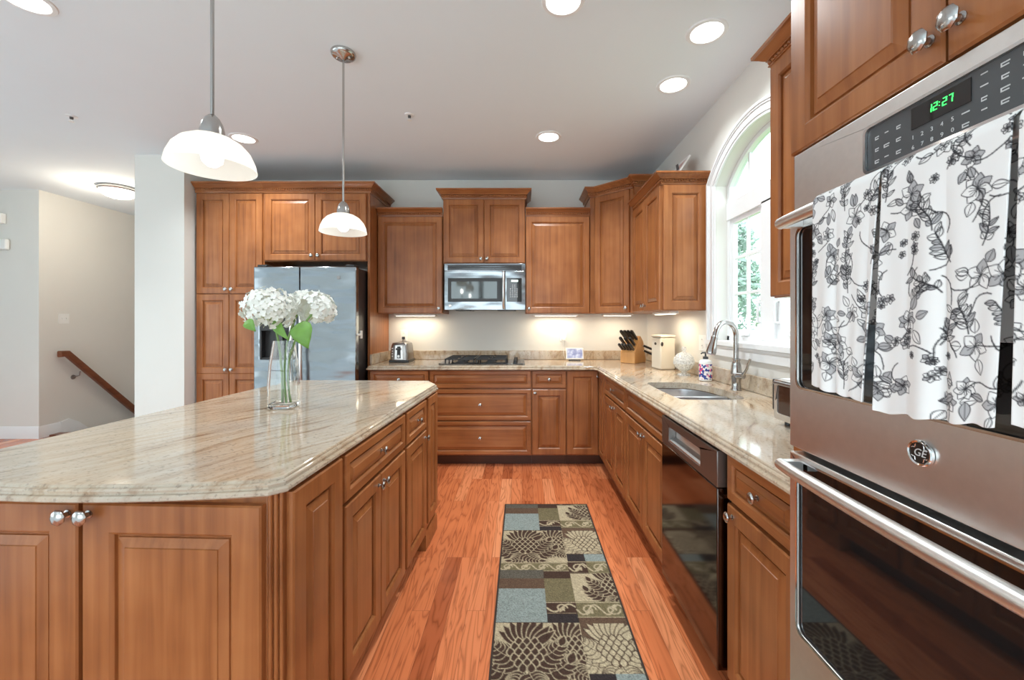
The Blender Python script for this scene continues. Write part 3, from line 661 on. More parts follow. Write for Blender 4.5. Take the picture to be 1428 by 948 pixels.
# under cabinet lights
def ucl(x, y, rz, L, label):
    t = thing('under_cabinet_light', label, 'light', (x, y, 1.388), rz, 'under cabinet lights')
    mb = MB(); mb.box(-L/2, L/2, -.035, .035, -.020, -.001); mb.build('housing', WHITEP, t, .003)
    mb = MB(); mb.box(-L/2+.02, L/2-.02, -.022, .022, -.024, -.0205); mb.build('diffuser', UCL, t)
    ld = bpy.data.lights.new('tube', 'AREA'); ld.shape = 'RECTANGLE'; ld.size = L-.04; ld.size_y = .04; ld.energy = UC_W*L/.4; ld.color = (1, .85, .62)
    l = bpy.data.objects.new('tube_light', ld); COL.objects.link(l); l.parent = t; l.location = (0, 0, -.03)
ucl(-1.08, 4.2, 0, .42, 'slim white light under the cabinet left of the microwave')
ucl(.34, 4.2, 0, .45, 'slim white light under the cabinet right of the microwave')
ucl(.95, 4.13, 0, .30, 'slim white light under the diagonal corner cabinet')
ucl(1.13, 3.28, pi/2, .40, 'slim white light under the cabinet left of the window')

# ------------------------------------------------------------------ refrigerator
t = thing('refrigerator', 'stainless side by side refrigerator with dispenser in the left door', 'refrigerator', (-2.30, 3.55, 0))
mb = MB(); mb.box(.01, .87, .07, .76, .02, 1.775); mb.build('fridge_body', mk('fridge_side', (.018, .018, .02), .35), t, .004)
mb = MB(); mb.box(.02, .86, .05, .1, .0, .085); mb.build('base_grille', BLACKP, t)
mb = MB(); mb.plate([(.0, .1), (.390, .1), (.390, 1.78), (.0, 1.78)], [[(.052, .985), (.345, .985), (.345, 1.40), (.052, 1.40)]], 0, .065, lambda u, v, d: (u, d, v)); d1 = mb.build('freezer_door', FRSTEEL, t, .008)
mb = MB(); mb.box(.396, .878, 0, .065, .1, 1.78); d2 = mb.build('fridge_door', FRSTEEL, t, .008)
mb = MB(); mb.box(.053, .344, .055, .064, .986, 1.399); mb.box(.053, .344, .002, .05, 1.23, 1.399); mb.box(.053, .067, .002, .055, .986, 1.23); mb.box(.330, .344, .002, .055, .986, 1.23); mb.box(.067, .33, .004, .055, .986, 1.0); dp = mb.build('dispenser', BLACKP, d1, .003)
mb = MB(); mb.box(.17, .23, .03, .05, 1.10, 1.22); mb.build('dispenser_paddle', GREYP, dp, .005)
mb = MB(); mb.box(.08, .32, -.001, .002, 1.30, 1.375); mb.build('dispenser_display', BLACKG, dp)
for par, x in ((d1, .352), (d2, .432)):
    mb = MB(); mb.tube([(x, .0, .60), (x, -.035, .63), (x, -.055, .75), (x, -.06, 1.05), (x, -.055, 1.38), (x, -.035, 1.50), (x, 0, 1.53)], .0145, 12); mb.build('handle', STEEL, par, ang=50)
mb = MB(); mb.box(.716, .742, -.0025, -.0005, 1.672, 1.70); bd = mb.build('badge', STEELD, d2, .001)
mb = MB(); mb.box(.8705, .885, .09, .13, 1.16, 1.23); mb.box(.8705, .89, .02, .09, 1.185, 1.205); mb.build('door_latch', WHITEP, t, .003)
for x in (.06, .82):
    mb = MB(); mb.box(x-.04, x+.04, .02, .12, 1.781, 1.80); mb.build('hinge_cover', BLACKP, t, .004)

# ------------------------------------------------------------------ microwave
t = thing('microwave', 'stainless over the range microwave with black window below the short cabinet', 'microwave', (-.738, 3.935, 0))
def bow(x, w=.77, b=.018): u = x/w; return -b*4*u*(1-u)
def arcbox(mb, x0, x1, z0, z1, off, th, n=14):
    f = [(x0+(x1-x0)*i/n) for i in range(n+1)]
    pl = [(x, bow(x)+off) for x in f]+[(x, bow(x)+off+th) for x in f[::-1]]
    mb.loft([[(x, y, z) for x, y in pl] for z in (z0, z1)])
mb = MB(); mb.box(.004, .766, .022, .40, 1.424, 1.858); mb.build('microwave_body', GREYP, t, .003)
mb = MB(); arcbox(mb, 0, .77, 1.79, 1.860, 0, .03); vt = mb.build('top_trim', FRSTEEL, t, .002)
mb = MB()
for k in range(3): arcbox(mb, .033, .735, 1.797+.0165*k, 1.811+.0165*k, -.006, .005)
mb.build('vent_louvres', BLACKP, vt)
mb = MB(); arcbox(mb, 0, .575, 1.42, 1.788, 0, .03); dr = mb.build('door', FRSTEEL, t, .003)
mb = MB(); arcbox(mb, .035, .55, 1.497, 1.722, -.003, .003); dw = mb.build('door_window', BLACKP, dr)
mb = MB(); arcbox(mb, .068, .502, 1.527, 1.688, -.0045, .0015); mb.build('window_screen', mk('screen_glass', (.09, .10, .10), .06, .6), dw)
mb = MB(); mb.tube([(.563, bow(.563)-.002, 1.435), (.563, bow(.563)-.03, 1.46), (.563, bow(.563)-.035, 1.6), (.563, bow(.563)-.03, 1.755), (.563, bow(.563)-.002, 1.782)], .011, 10); mb.build('handle', STEEL, dr, ang=50)
mb = MB(); mb.lathe([(.016, 0), (.016, .003), (.012, .004)], 20, front(.055, bow(.055)-.0005, 1.462)); b_ = mb.build('badge', NICKEL, dr)
mb = MB(); arcbox(mb, .578, .77, 1.42, 1.788, 0, .03); pn = mb.build('control_side', FRSTEEL, t, .003)
mb = MB(); arcbox(mb, .592, .735, 1.497, 1.722, -.003, .003); kp = mb.build('key_panel', BLACKG, pn)
mb = MB(); arcbox(mb, .635, .70, 1.685, 1.705, -.004, .001); mb.build('display', emis('mw_display', (.35, .8, .65), .5), kp)
mb = MB()
for r_ in range(7):
    for c in range(4):
        if r_ < 2 and c in (0, 3): continue
        x = .628+.021*c; z = 1.655-.0185*r_; mb.box(x-.005, x+.005, bow(x)-.0038, bow(x)-.0028, z-.003, z+.003)
mb.build('keypad', KEY, kp)
mb = MB(); mb.box(.10, .25, .06, .3, 1.413, 1.4235); mb.box(.5, .68, .06, .3, 1.413, 1.4235); mb.build('grease_filter', GREYP, t)

# ------------------------------------------------------------------ cooktop
t = thing('gas_cooktop', 'black gas cooktop with cast iron grates set in the back worktop', 'cooktop', (-.765, 3.80, WT+.001))
mb = MB(); mb.box(0, .79, 0, .47, 0, .009); mb.build('cooktop_glass', BLACKG, t, .003)
for x in (.19, .47):
    for y in (.13, .34):
        mb = MB(); mb.lathe([(.05, .009), (.048, .016), (.036, .018), (.034, .028), (.026, .031)], 20, Matrix.Translation((x, y, 0))); mb.build('burner', IRON, t)
for x0, x1 in ((.05, .325), (.335, .62)):
    mb = MB(); z = .046; r = .0062
    mb.box(x0, x1, .03, .042, z-.006, z+.006); mb.box(x0, x1, .428, .44, z-.006, z+.006); mb.box(x0, x0+.012, .03, .44, z-.006, z+.006); mb.box(x1-.012, x1, .03, .44, z-.006, z+.006)
    mb.box(x0, x1, .229, .241, z-.006, z+.006); xm = (x0+x1)/2
    mb.box(xm-.006, xm+.006, .03, .11, z-.006, z+.006); mb.box(xm-.006, xm+.006, .16, .31, z-.006, z+.006); mb.box(xm-.006, xm+.006, .37, .44, z-.006, z+.006)
    for y in (.13, .335): mb.box(x0, xm-.03, y-.005, y+.005, z-.006, z+.006); mb.box(xm+.03, x1, y-.005, y+.005, z-.006, z+.006)
    for y in (.03, .229, .428):
        for x in (x0, x1-.012): mb.box(x, x+.012, y, y+.012, .0095, z)
    mb.build('grate', IRON, t, .002)
for i, y in enumerate((.06, .16, .26, .36)):
    mb = MB(); mb.lathe([(.023, .009), (.023, .012), (.019, .014), (.017, .034), (.013, .036)], 18, Matrix.Translation((.705, y, 0))); mb.box(.701, .709, y-.018, y+.018, .03, .04); mb.build('control_knob', BLACKP, t)

# ------------------------------------------------------------------ faucet
t = thing('kitchen_faucet', 'tall brushed nickel gooseneck faucet with side lever behind the sink', 'faucet', (1.232, 2.385, WT+.001))
mb = MB(); mb.lathe([(.030, 0), (.030, .006), (.026, .012), (.025, .05), (.030, .075), (.031, .10), (.026, .14), (.019, .165), (.022, .170), (.022, .178), (.016, .182)], 24); mb.build('faucet_body', NICKEL, t, ang=50)
dx, dy = -.93, -.37; pts = [(0, 0, .175), (0, 0, .31)]; r = .079
for i in range(1, 17):
    a = pi*i/16*.93; pts.append((dx*(r-r*cos(a)), dy*(r-r*cos(a)), .31+r*sin(a)))
e = Vector(pts[-1]); d = (e-Vector(pts[-2])).normalized(); pts.append(tuple(e+d*.02))
mb = MB(); mb.tube(pts, .0145, 14); mb.build('spout', NICKEL, t, ang=50)
mb = MB(); hp = [tuple(e+d*s) for s in (.018, .022, .028, .05, .085, .11, .122)]; mb.tube(hp, [.016, .0185, .0175, .018, .024, .027, .024], 16); mb.build('spray_head', NICKEL, t, ang=50)
mb = MB(); mb.tube([(.0, -.02, .085), (.012, -.055, .088)], [.021, .019], 16); mb.tube([(.012, -.05, .09), (.022, -.075, .13), (.03, -.092, .185)], [.010, .009, .008], 10, sq=.7); mb.build('lever', NICKEL, t, ang=50)

# ------------------------------------------------------------------ counter objects
def outlet(x, y, z, rz, label, wall='back', n=2, name='outlet', dark=False):
    t = thing(name, label, 'outlet' if name == 'outlet' else 'switch', (x, y, z), rz, 'wall plates')
    w = .036 if n < 3 else .058
    mb = MB(); mb.box(-w, w, -.006, -.0005, -.058, .058); mb.build('wall_plate', WHITEP, t, .002)
    if name == 'outlet':
        for k in range(2):
            mb = MB(); zz = .022 if k else -.022; M = Matrix.Translation((0, -.006, zz)) @ FR; mb.lathe([(.017, 0), (.017, .002)], 18, M); s = mb.build('socket', WHITEP, t)
            mb = MB(); mb.box(-.007, -.005, -.0092, -.0083, zz-.002, zz+.006); mb.box(.005, .007, -.0092, -.0083, zz-.002, zz+.006); mb.build('slot', BLACKP, s)
    else:
        for x_ in ((-.023, .023) if n > 2 else (0,)):
            mb = MB(); mb.box(x_-.005, x_+.005, -.016, -.006, -.004, .012); mb.build('toggle', WHITEP, t, .001)
    return t
o1 = outlet(-1.236, 4.34, 1.165, 0, 'white outlet above the toaster with a black cord plugged in')
mb = MB(); mb.box(-.014, .014, -.032, -.009, -.04, -.012); mb.build('plug', BLACKP, o1, .004)
outlet(.43, 4.34, 1.16, 0, 'white outlet above the smart display with a white adapter')
o_ = [o for o in COL.objects if o.name.startswith('outlet')][-1]
mb = MB(); mb.box(-.02, .02, -.035, -.009, -.045, -.01); mb.build('adapter', WHITEP, o_, .005)
outlet(1.31, 3.00, 1.155, -pi/2, 'white double outlet on the right wall beside the window', n=3)
outlet(-5.95+.03, 4.65, .36, 0, 'white outlet low on the far left hall wall')
outlet(-5.42, 4.90, 1.345, pi/2, 'white double light switch on the stair wall', n=3, name='light_switch')

# toaster
t = thing('toaster', 'stainless and black toaster seen end on at the left of the back worktop', 'toaster', (-1.19, 4.10, WT+.001))
mb = MB(); mb.box(-.098, .098, -.10, .14, .0, .022); mb.build('toaster_base', BLACKP, t, .006)
def tl(z, k, kk): return [(x*k, y*kk, z) for x, y in rrect(-.09, .09, -.095, .135, .03, 4)]
mb = MB(); mb.loft([tl(.0225, 1, 1), tl(.09, .98, .98), tl(.16, .90, .95), tl(.182, .82, .9), tl(.188, .7, .85)]); mb.build('toaster_shell', STEELD, t, ang=40)
mb = MB(); mb.loft([[(-.042, -.0995, .03), (.042, -.0995, .03), (.042, -.085, .03), (-.042, -.085, .03)], [(-.036, -.0955, .165), (.036, -.0955, .165), (.036, -.08, .165), (-.036, -.08, .165)]]); ep = mb.build('end_panel', STEEL, t, .002)
mb = MB(); mb.loft([[(-.018, -.102, .04), (.018, -.102, .04), (.018, -.09, .04), (-.018, -.09, .04)], [(-.016, -.0975, .155), (.016, -.0975, .155), (.016, -.085, .155), (-.016, -.085, .155)]]); mb.build('lever_slot', BLACKP, ep)
mb = MB(); mb.box(-.022, .022, -.125, -.1, .12, .14); mb.build('lever', BLACKP, t, .004)
for k in range(4):
    mb = MB(); mb.lathe([(.006, 0), (.006, .006)], 10, front(-.062, -.096+.0008*k, .06+.025*k)); mb.build('button', WHITEP, t)
mb = MB(); mb.lathe([(.014, 0), (.012, .012)], 16, front(0, -.098, .06)); mb.build('dial', STEEL, t)
mb = MB(); mb.box(-.05, -.02, -.07, .11, .1885, .1895); mb.box(.02, .05, -.07, .11, .1885, .1895); mb.build('slot', BLACKP, t)
o = MB().tube([(-1.236, 4.318, 1.135), (-1.238, 4.285, 1.10), (-1.235, 4.28, 1.0), (-1.23, 4.275, .945), (-1.225, 4.25, .935)], .0035, 8).build('power_cord', BLACKP); tag(o, 'black power cord hanging from the outlet behind the toaster', 'cord')
# smart display
t = thing('smart_display', 'small white smart display with lit screen on the back worktop', 'smart display', (.535, 4.20, WT+.001))
M = Matrix.Translation((0, 0, .012)) @ Matrix.Rotation(R(-14), 4, 'X')
mb = MB(); mb.box(-.09, .09, -.006, .006, 0, .118, M); mb.build('display_frame', WHITEP, t, .005)
mb = MB(); mb.box(-.078, .078, -.0072, -.0063, .014, .106, M); mb.build('screen', SCREEN, t)
mb = MB(); mb.loft([[(-.06, -.005, 0), (.06, -.005, 0), (.06, .085, 0), (-.06, .085, 0)], [(-.05, .005, .02), (.05, .005, .02), (.05, .06, .02), (-.05, .06, .02)], [(-.03, .022, .07), (.03, .022, .07), (.03, .04, .07), (-.03, .04, .07)]]); mb.build('speaker_base', GREY, t, .004)
o = MB().tube([(.43, 4.304, 1.12), (.425, 4.295, 1.04), (.435, 4.29, .96), (.445, 4.294, .925)], .0025, 6).build('power_cord', WHITEP); tag(o, 'thin white power cord running down to the smart display', 'cord')
# knife block
KB = (1.00, 3.93, WT+.001); KR = R(-42)
t = thing('knife_block', 'light wood knife block full of black handled knives by the back corner', 'knife block', KB, KR)
prof = [(0, 0), (0, .10), (.115, .258), (.175, .205), (.235, .03), (.225, 0)]
mb = MB(); mb.plate(prof, [], -.075, .075, lambda u, v, d: (d, u, v)); mb.build('block', WB, t, .004)
nrm = Vector((0, -.808, .589)); tan = Vector((0, .589, .808))
KM = Matrix.Translation(KB) @ Matrix.Rotation(KR, 4, 'Z')
def knife(x, s, L, w, label, direc=None, org=None):
    p0 = (Vector((x, 0, .10))+tan*s) if org is None else Vector(org); dr_ = nrm if direc is None else Vector(direc).normalized()
    t = thing('kitchen_knife', label, 'knife', tuple(KM @ p0), KR, 'knives in the knife block')
    q = dr_.to_track_quat('Z', 'Y').to_matrix().to_4x4()
    mb = MB(); mb.loft([[(a*w*k, b*.0095, z) for a, b in ((-1, -1), (1, -1), (1, 1), (-1, 1))] for k, z in ((.8, .009), (.85, L*.3), (1, L*.75), (.95, L*.95), (.6, L))], M=q); h = mb.build('handle', BLACKP, t, .002)
    mb = MB(); mb.box(-w*.7, w*.7, -.004, .004, .001, .009, q); mb.build('bolster', STEEL, t)
    mb = MB()
    for z in (.3, .55, .8): mb.lathe([(.0028, -.0092), (.0028, .0092)], 8, q @ Matrix.Translation((0, 0, L*z)) @ Matrix.Rotation(pi/2, 4, 'X'))
    mb.build('rivet', STEEL, h)
nm = ['first', 'second', 'third', 'fourth', 'fifth', 'sixth']
for i in range(5): knife(-.058+.029*i, .03, .10, .0105, 'short steak knife, %s from the left in the lowest row of the block' % nm[i])
for i in range(3): knife(-.05+.05*i, .085, .13, .0135, 'medium knife, %s from the left in the middle row of the block' % nm[i])
for i in range(4): knife(-.055+.036*i, .15, .148, .0145, 'long handled knife, %s from the left in the top row of the block' % nm[i])
for k, (z, lab) in enumerate(((.165, 'upper of two black handles jutting right from the block'), (.115, 'lower of two black handles jutting right from the block'))):
    q0 = Vector((.0765, .165+.012*k, z)); knife(0, 0, .12, .009, lab, (.9, -.1, -.30), q0)
# bread box
t = thing('bread_box', 'cream metal canister box with two dark round knobs beside the candy dish', 'canister', (1.13, 3.38, WT+.001), R(8))
mb = MB(); mb.box(-.0, .13, 0, .17, 0, .262); mb.build('box_body', CREAM, t, .012, seg=3)
mb = MB(); mb.box(-.003, .133, -.003, .173, .264, .284); mb.build('lid', CREAM, t, .006)
for M in (front(.012, -.0005, .21), Matrix.Translation((-.0005, .09, .21)) @ Matrix.Rotation(-pi/2, 4, 'Y')):
    mb = MB(); mb.lathe([(.014, 0), (.014, .003), (.008, .006)], 18, M @ Matrix.Diagonal((.8, 1.3, 1, 1))); mb.build('knob', mk('pewter', (.09, .08, .07), .35, .8), t)
# candy dish
t = thing('candy_dish', 'cut crystal lidded candy dish beside the soap bottle', 'dish', (1.195, 3.06, WT+.001))
fac = lambda t_, z: 1+.035*cos(14*t_)
mb = MB(); mb.lathe([(.004, 0), (.045, 0), (.042, .008), (.018, .018), (.02, .026), (.055, .05), (.074, .085), (.072, .108), (.066, .107), (.067, .085), (.05, .056), (.02, .034), (.003, .032)], 42, mod=fac, cap=True); mb.build('bowl', CRYSTAL, t, ang=25)
mb = MB(); mb.lathe([(.072, .110), (.066, .130), (.045, .155), (.018, .168), (.010, .172), (.012, .180), (.018, .192), (.012, .206), (.002, .21)], 42, mod=fac); mb.build('lid', CRYSTAL, t, ang=25)
# soap bottle
t = thing('soap_bottle', 'white soap pump bottle with navy and pink flowers beside the faucet', 'soap dispenser', (1.222, 2.76, WT+.001))
mb = MB(); mb.lathe([(.036, 0), (.041, .004), (.041, .012)], 28); mb.lathe([(.0408, .112), (.041, .122), (.036, .134), (.02, .142), (.016, .143)], 28); mb.build('bottle', WHITEP, t)
mb = MB(); mb.lathe([(.0412, .0121), (.0412, .1119)], 28); mb.build('flower_print', SOAPM, t)
mb = MB(); mb.lathe([(.017, .1435), (.017, .16), (.006, .163), (.005, .18), (.011, .182), (.011, .19), (.004, .192)], 18); mb.tube([(0, 0, .186), (-.03, -.015, .186), (-.038, -.019, .18)], .0045, 8); mb.build('pump', GREYP, t)
# toaster oven
t = thing('toaster_oven', 'stainless countertop toaster oven with glass door half hidden by the wall ovens', 'toaster oven', (.97, 1.60, WT+.001), -pi/2)
mb = MB(); mb.box(.0, .40, .012, .27, .018, .175); mb.build('oven_case', STEEL, t, .012)
mb = MB(); mb.box(-.018, .0, .006, .25, .05, .17); mb.build('side_grip', BLACKP, t, .004)
mb = MB(); mb.plate(rrect(.004, .30, .022, .172, .012), [rrect(.022, .285, .045, .155, .010)], 0, .011, lambda u, v, d: (u, d, v)); dd = mb.build('oven_door', STEEL, t, .002)
mb = MB(); mb.box(.02, .287, .004, .009, .043, .157); mb.build('door_glass', mk('brown_glass', (.06, .03, .02), .08), dd)
mb = MB(); mb.tube([(.04, -.02, .163), (.27, -.02, .163)], .007, 8); mb.box(.05, .06, -.02, 0, .158, .168); mb.box(.25, .26, -.02, 0, .158, .168); mb.build('handle', STEELD, dd)
for x in (.03, .37):
    for y in (.04, .24):
        mb = MB(); mb.lathe([(.014, 0), (.012, .018)], 12, Matrix.Translation((x, y, 0))); mb.build('foot', BLACKP, t)

# ------------------------------------------------------------------ vase and hydrangeas
VX, VY = -1.094, 1.905
t = thing('flower_vase', 'tall clear glass vase holding white hydrangeas on the island', 'vase', (VX, VY, WT+.001), R(10))
def sq(w, z, r=.3): return [(x, y, z) for x, y in rrect(-w, w, -w, w, w*r, 4)]
mb = MB()
mb.loft([sq(.050, 0), sq(.054, .004), sq(.055, .02), sq(.056, .10), sq(.050, .20), sq(.040, .28), sq(.037, .305), sq(.034, .305), sq(.037, .278), sq(.047, .20), sq(.053, .10), sq(.052, .022), sq(.046, .018)]); mb.build('vase_glass', GLASS, t, ang=40)
rg = random.Random(11)
def hydrangea(base, mid, head, rad, sq_, label, leaves, under=None, seed=0):
    rg = random.Random(seed); t = thing('hydrangea', label, 'flower', base, 0, 'hydrangeas in the vase'); B = Vector(base)
    a, b, c = Vector((0, 0, 0)), Vector(mid)-B, Vector(head)-B
    pts = [tuple((1-u)**2*a+2*u*(1-u)*b+u*u*c) for u in [i/14 for i in range(15)]]
    mb = MB(); mb.tube(pts, [.0055-.001*i/14 for i in range(15)], 9); mb.build('stem', STEMM, t)
    mb = MB(); n = 230; ga = pi*(3-sqrt(5))
    for i in range(n):
        z = 1-2*(i+.5)/n
        if z < -.72: continue
        rr = sqrt(1-z*z); d = Vector((rr*cos(i*ga), rr*sin(i*ga), z))
        if under and d.dot(Vector(under).normalized()) > .62: continue
        p = c+Vector((d.x*rad, d.y*rad, d.z*rad*sq_))*rg.uniform(.9, 1.06)
        nz = (d+Vector((rg.gauss(0, .28), rg.gauss(0, .28), rg.gauss(0, .28)))).normalized(); u = nz.orthogonal().normalized(); v = nz.cross(u); ro = rg.uniform(0, 2*pi); S = rg.uniform(.0125, .0165)
        for q in range(4):
            an = ro+q*pi/2; e1 = u*cos(an)+v*sin(an); e2 = -u*sin(an)+v*cos(an); cup = rg.uniform(-.1, .35)
            o = [p, p+e1*S*.45+e2*S*.52+nz*S*cup*.5, p+e1*S*.95+e2*S*.38+nz*S*cup*.9, p+e1*S*1.12+nz*S*cup*.75, p+e1*S*.95-e2*S*.38+nz*S*cup*.9, p+e1*S*.45-e2*S*.52+nz*S*cup*.5, p+e1*S*.6-nz*S*.08]
            mb.add([tuple(w) for w in o], [(0, 1, 6), (1, 2, 6), (2, 3, 6), (3, 4, 6), (4, 5, 6), (5, 0, 6)])
    mb.build('flower_head', PETAL, t, fix=False, ang=60)
    mb = MB()
    for i in range(42):
        z = -1+1.9*i/42; rr = sqrt(max(0, 1-z*z)); d = Vector((rr*cos(i*ga*1.3), rr*sin(i*ga*1.3), z))
        mb.tube([tuple(c-Vector((0, 0, rad*.35))), tuple(c+Vector((d.x, d.y, d.z*sq_))*rad*.86)], [.0016, .0009], 4)
    mb.build('floret_stalks', PALEG, t)
    for (p, tip, w) in leaves:
        p, tip = Vector(p)-B, Vector(tip)-B; ax = tip-p; L = ax.length; ax.normalize(); sd = ax.cross(Vector((0, -1, .3))).normalized(); nn = sd.cross(ax); vs = []; fs = []; n_ = 10
        for i in range(n_+1):
            u = i/n_; ww = w*sin(pi*min(1, u**.75))*(1 if u < 1 else 0)+.0008; cc = p+ax*L*u+nn*L*.16*sin(pi*u)
            for s in (-1, -.5, 0, .5, 1): vs.append(tuple(cc+sd*ww*s+nn*abs(s)*ww*.35+nn*.002*sin(i*2.4)*abs(s)))
        for i in range(n_):
            for k in range(4): fs.append((i*5+k, i*5+k+1, i*5+k+6, i*5+k+5))
        mb = MB(); mb.add(vs, fs); o = mb.build('leaf', LEAF, t, fix=False, ang=60); m_ = o.modifiers.new('thick', 'SOLIDIFY'); m_.thickness = .0008
zb = WT+.022
hydrangea((VX-.012, VY+.01, zb), (VX-.004, VY, 1.22), (VX-.056, VY-.02, 1.360), .106, .94, 'large white hydrangea, left of the two big blooms in the vase', [((VX-.085, VY-.125, 1.315), (VX-.040, VY-.14, 1.265), .022)], seed=1)
hydrangea((VX+.018, VY-.01, zb), (VX-.03, VY, 1.2), (VX+.03, VY+.11, 1.395), .062, .9, 'white hydrangea behind, between the large left and the right bloom', [((VX-.03, VY-.02, 1.315), (VX+.055, VY-.06, 1.225), .022)], seed=2)
hydrangea((VX+.025, VY+.015, zb), (VX-.03, VY+.01, 1.18), (VX+.152, VY-.01, 1.362), .082, .92, 'white hydrangea leaning right in the vase with pale green stalks showing', [((VX+.125, VY-.07, 1.31), (VX+.16, VY-.095, 1.188), .046)], under=(-.55, -.8, -.1), seed=3)

# ------------------------------------------------------------------ towels and rug (woven / printed patterns drawn on fine grids)
class Canvas:
    def __init__(s, h, w, col): s.a = np.ones((h, w, 3), np.float32)*np.array(col, np.float32); s.h = h; s.w = w
    def box(s, cx, cy, r):
        return max(0, int(cy-r-1)), min(s.h, int(cy+r+2)), max(0, int(cx-r-1)), min(s.w, int(cx+r+2))
    def line(s, pts, th, col):
        for (x0, y0), (x1, y1) in zip(pts[:-1], pts[1:]):
            r = max(abs(x1-x0), abs(y1-y0))/2+th+1; i0, i1, j0, j1 = s.box((x0+x1)/2, (y0+y1)/2, r)
            if i1 <= i0 or j1 <= j0: continue
            Y, X = np.mgrid[i0:i1, j0:j1]; dx, dy = x1-x0, y1-y0; L2 = dx*dx+dy*dy+1e-9
            t = np.clip(((X-x0)*dx+(Y-y0)*dy)/L2, 0, 1); d = np.hypot(X-x0-t*dx, Y-y0-t*dy); k = np.clip(th-d+.5, 0, 1)[..., None]
            s.a[i0:i1, j0:j1] = s.a[i0:i1, j0:j1]*(1-k)+np.array(col, np.float32)*k
    def leaf(s, x, y, ang, L, W, fill=None, out=None, th=.6, vein=False):
        cx, cy = x+cos(ang)*L/2, y+sin(ang)*L/2; i0, i1, j0, j1 = s.box(cx, cy, L/2+W+2)
        if i1 <= i0 or j1 <= j0: return
        Y, X = np.mgrid[i0:i1, j0:j1]; u = ((X-x)*cos(ang)+(Y-y)*sin(ang))/L; v = np.abs(-(X-x)*sin(ang)+(Y-y)*cos(ang))
        w = W*np.sin(np.pi*np.clip(u, 0, 1)**.8); d = w-v; ins = (u >= 0) & (u <= 1)
        reg = s.a[i0:i1, j0:j1]
        if fill is not None:
            k = (np.clip(d+.5, 0, 1)*ins)[..., None]; reg[:] = reg*(1-k)+np.array(fill, np.float32)*k
        if out is not None:
            k = (np.clip(th-np.abs(d)+.5, 0, 1)*ins)[..., None]; reg[:] = reg*(1-k)+np.array(out, np.float32)*k
            if vein: s.line([(x, y), (x+cos(ang)*L*.85, y+sin(ang)*L*.85)], th*.7, out)
    def rect(s, x0, x1, y0, y1, col): s.a[max(0, int(round(y0))):max(0, int(round(y1))), max(0, int(round(x0))):max(0, int(round(x1)))] = col
def set_print(me, cols):
    a = me.color_attributes.new('print', 'FLOAT_COLOR', 'POINT'); arr = np.ones((len(me.vertices), 4), np.float32); arr[:len(cols), :3] = cols; a.data.foreach_set('color', arr.ravel())

def towel_print(h, w, seed, bird=False):
    rg = random.Random(seed); cv = Canvas(h, w, (.84, .84, .83)); K = (.035, .035, .04); G = (.45, .45, .46)
    def flower(x, y, r):
        n = rg.choice((5, 6, 7)); a0 = rg.uniform(0, 6)
        for i in range(n): cv.leaf(x, y, a0+2*pi*i/n, r, r*.36, (.84, .84, .83) if rg.random() < .6 else G, K, .65)
        for i in range(n*2): cv.line([(x, y), (x+cos(a0+pi*i/n)*r*.5, y+sin(a0+pi*i/n)*r*.5)], .4, K)
    def sprig(x, y, a, n, st):
        pts = [(x, y)]; sp = rg.uniform(-.1, .1)
        for i in range(n):
            a += sp+rg.gauss(0, .1); x += cos(a)*st; y += sin(a)*st; pts.append((x, y))
            for s in (-1, 1):
                if rg.random() < .8:
                    cv.leaf(x, y, a+s*rg.uniform(.6, 1.1), rg.uniform(8, 17), rg.uniform(2.2, 4.2), G if rg.random() < .35 else None, K, .65, True)
        cv.line(pts, .8, K); return x, y, a
    for gy in range(0, h, 44):
        for gx in range(0, w+30, 41):
            x, y = gx+rg.uniform(-13, 13), gy+rg.uniform(-13, 13); q = rg.random()
            if bird and abs(x-w*.42) < 46 and abs(y-h*.30) < 36: continue
            if q < .45:
                flower(x, y, rg.uniform(12, 19))
                for _ in range(3): aa = rg.uniform(0, 6.28); cv.leaf(x+cos(aa)*15, y+sin(aa)*15, aa, rg.uniform(13, 22), rg.uniform(3.5, 6), G if rg.random() < .4 else None, K, .65, True)
            elif q < .75: sprig(x, y+20, -pi/2+rg.uniform(-.7, .7), 6, 7)
            else:
                for _ in range(5): flower(x+rg.gauss(0, 11), y+rg.gauss(0, 11), rg.uniform(5, 8))
            pts = [(x, y)]; a = rg.uniform(0, 6.28)
            for _ in range(8): a += rg.uniform(-.1, .45); x += cos(a)*5; y += sin(a)*5; pts.append((x, y))
            cv.line(pts, .75, K)
    if bird:
        x, y = w*.42, h*.30
        cv.leaf(x-36, y+12, -.42, 66, 13, (.84, .84, .83), K, .8); cv.leaf(x-34, y+14, -.2, 46, 7, G, K, .7, True)
        for k in range(4): cv.leaf(x-6, y-1+2*k, pi-.45+.07*k, 40+5*k, 2.2, None, K, .5)
        Y, X = np.mgrid[0:h, 0:w]; d = np.hypot(X-(x+24), Y-(y-15)); k = np.clip(9-d+.5, 0, 1)[..., None]; cv.a[:] = cv.a*(1-k)+np.array((.84, .84, .83))*k; k = np.clip(1-np.abs(d-9), 0, 1)[..., None]; cv.a[:] = cv.a*(1-k)+np.array(K)*k
        cv.leaf(x+31, y-17, 0, 10, 2.5, K); cv.line([(x+26, y-17), (x+26.5, y-17)], 1.2, K); cv.line([(x-6, y+10), (x-10, y+24)], .8, K); cv.line([(x+2, y+9), (x, y+24)], .8, K); cv.line([(x-40, y+26), (x+30, y+22), (x+60, y+32)], 1.2, K)
    return cv
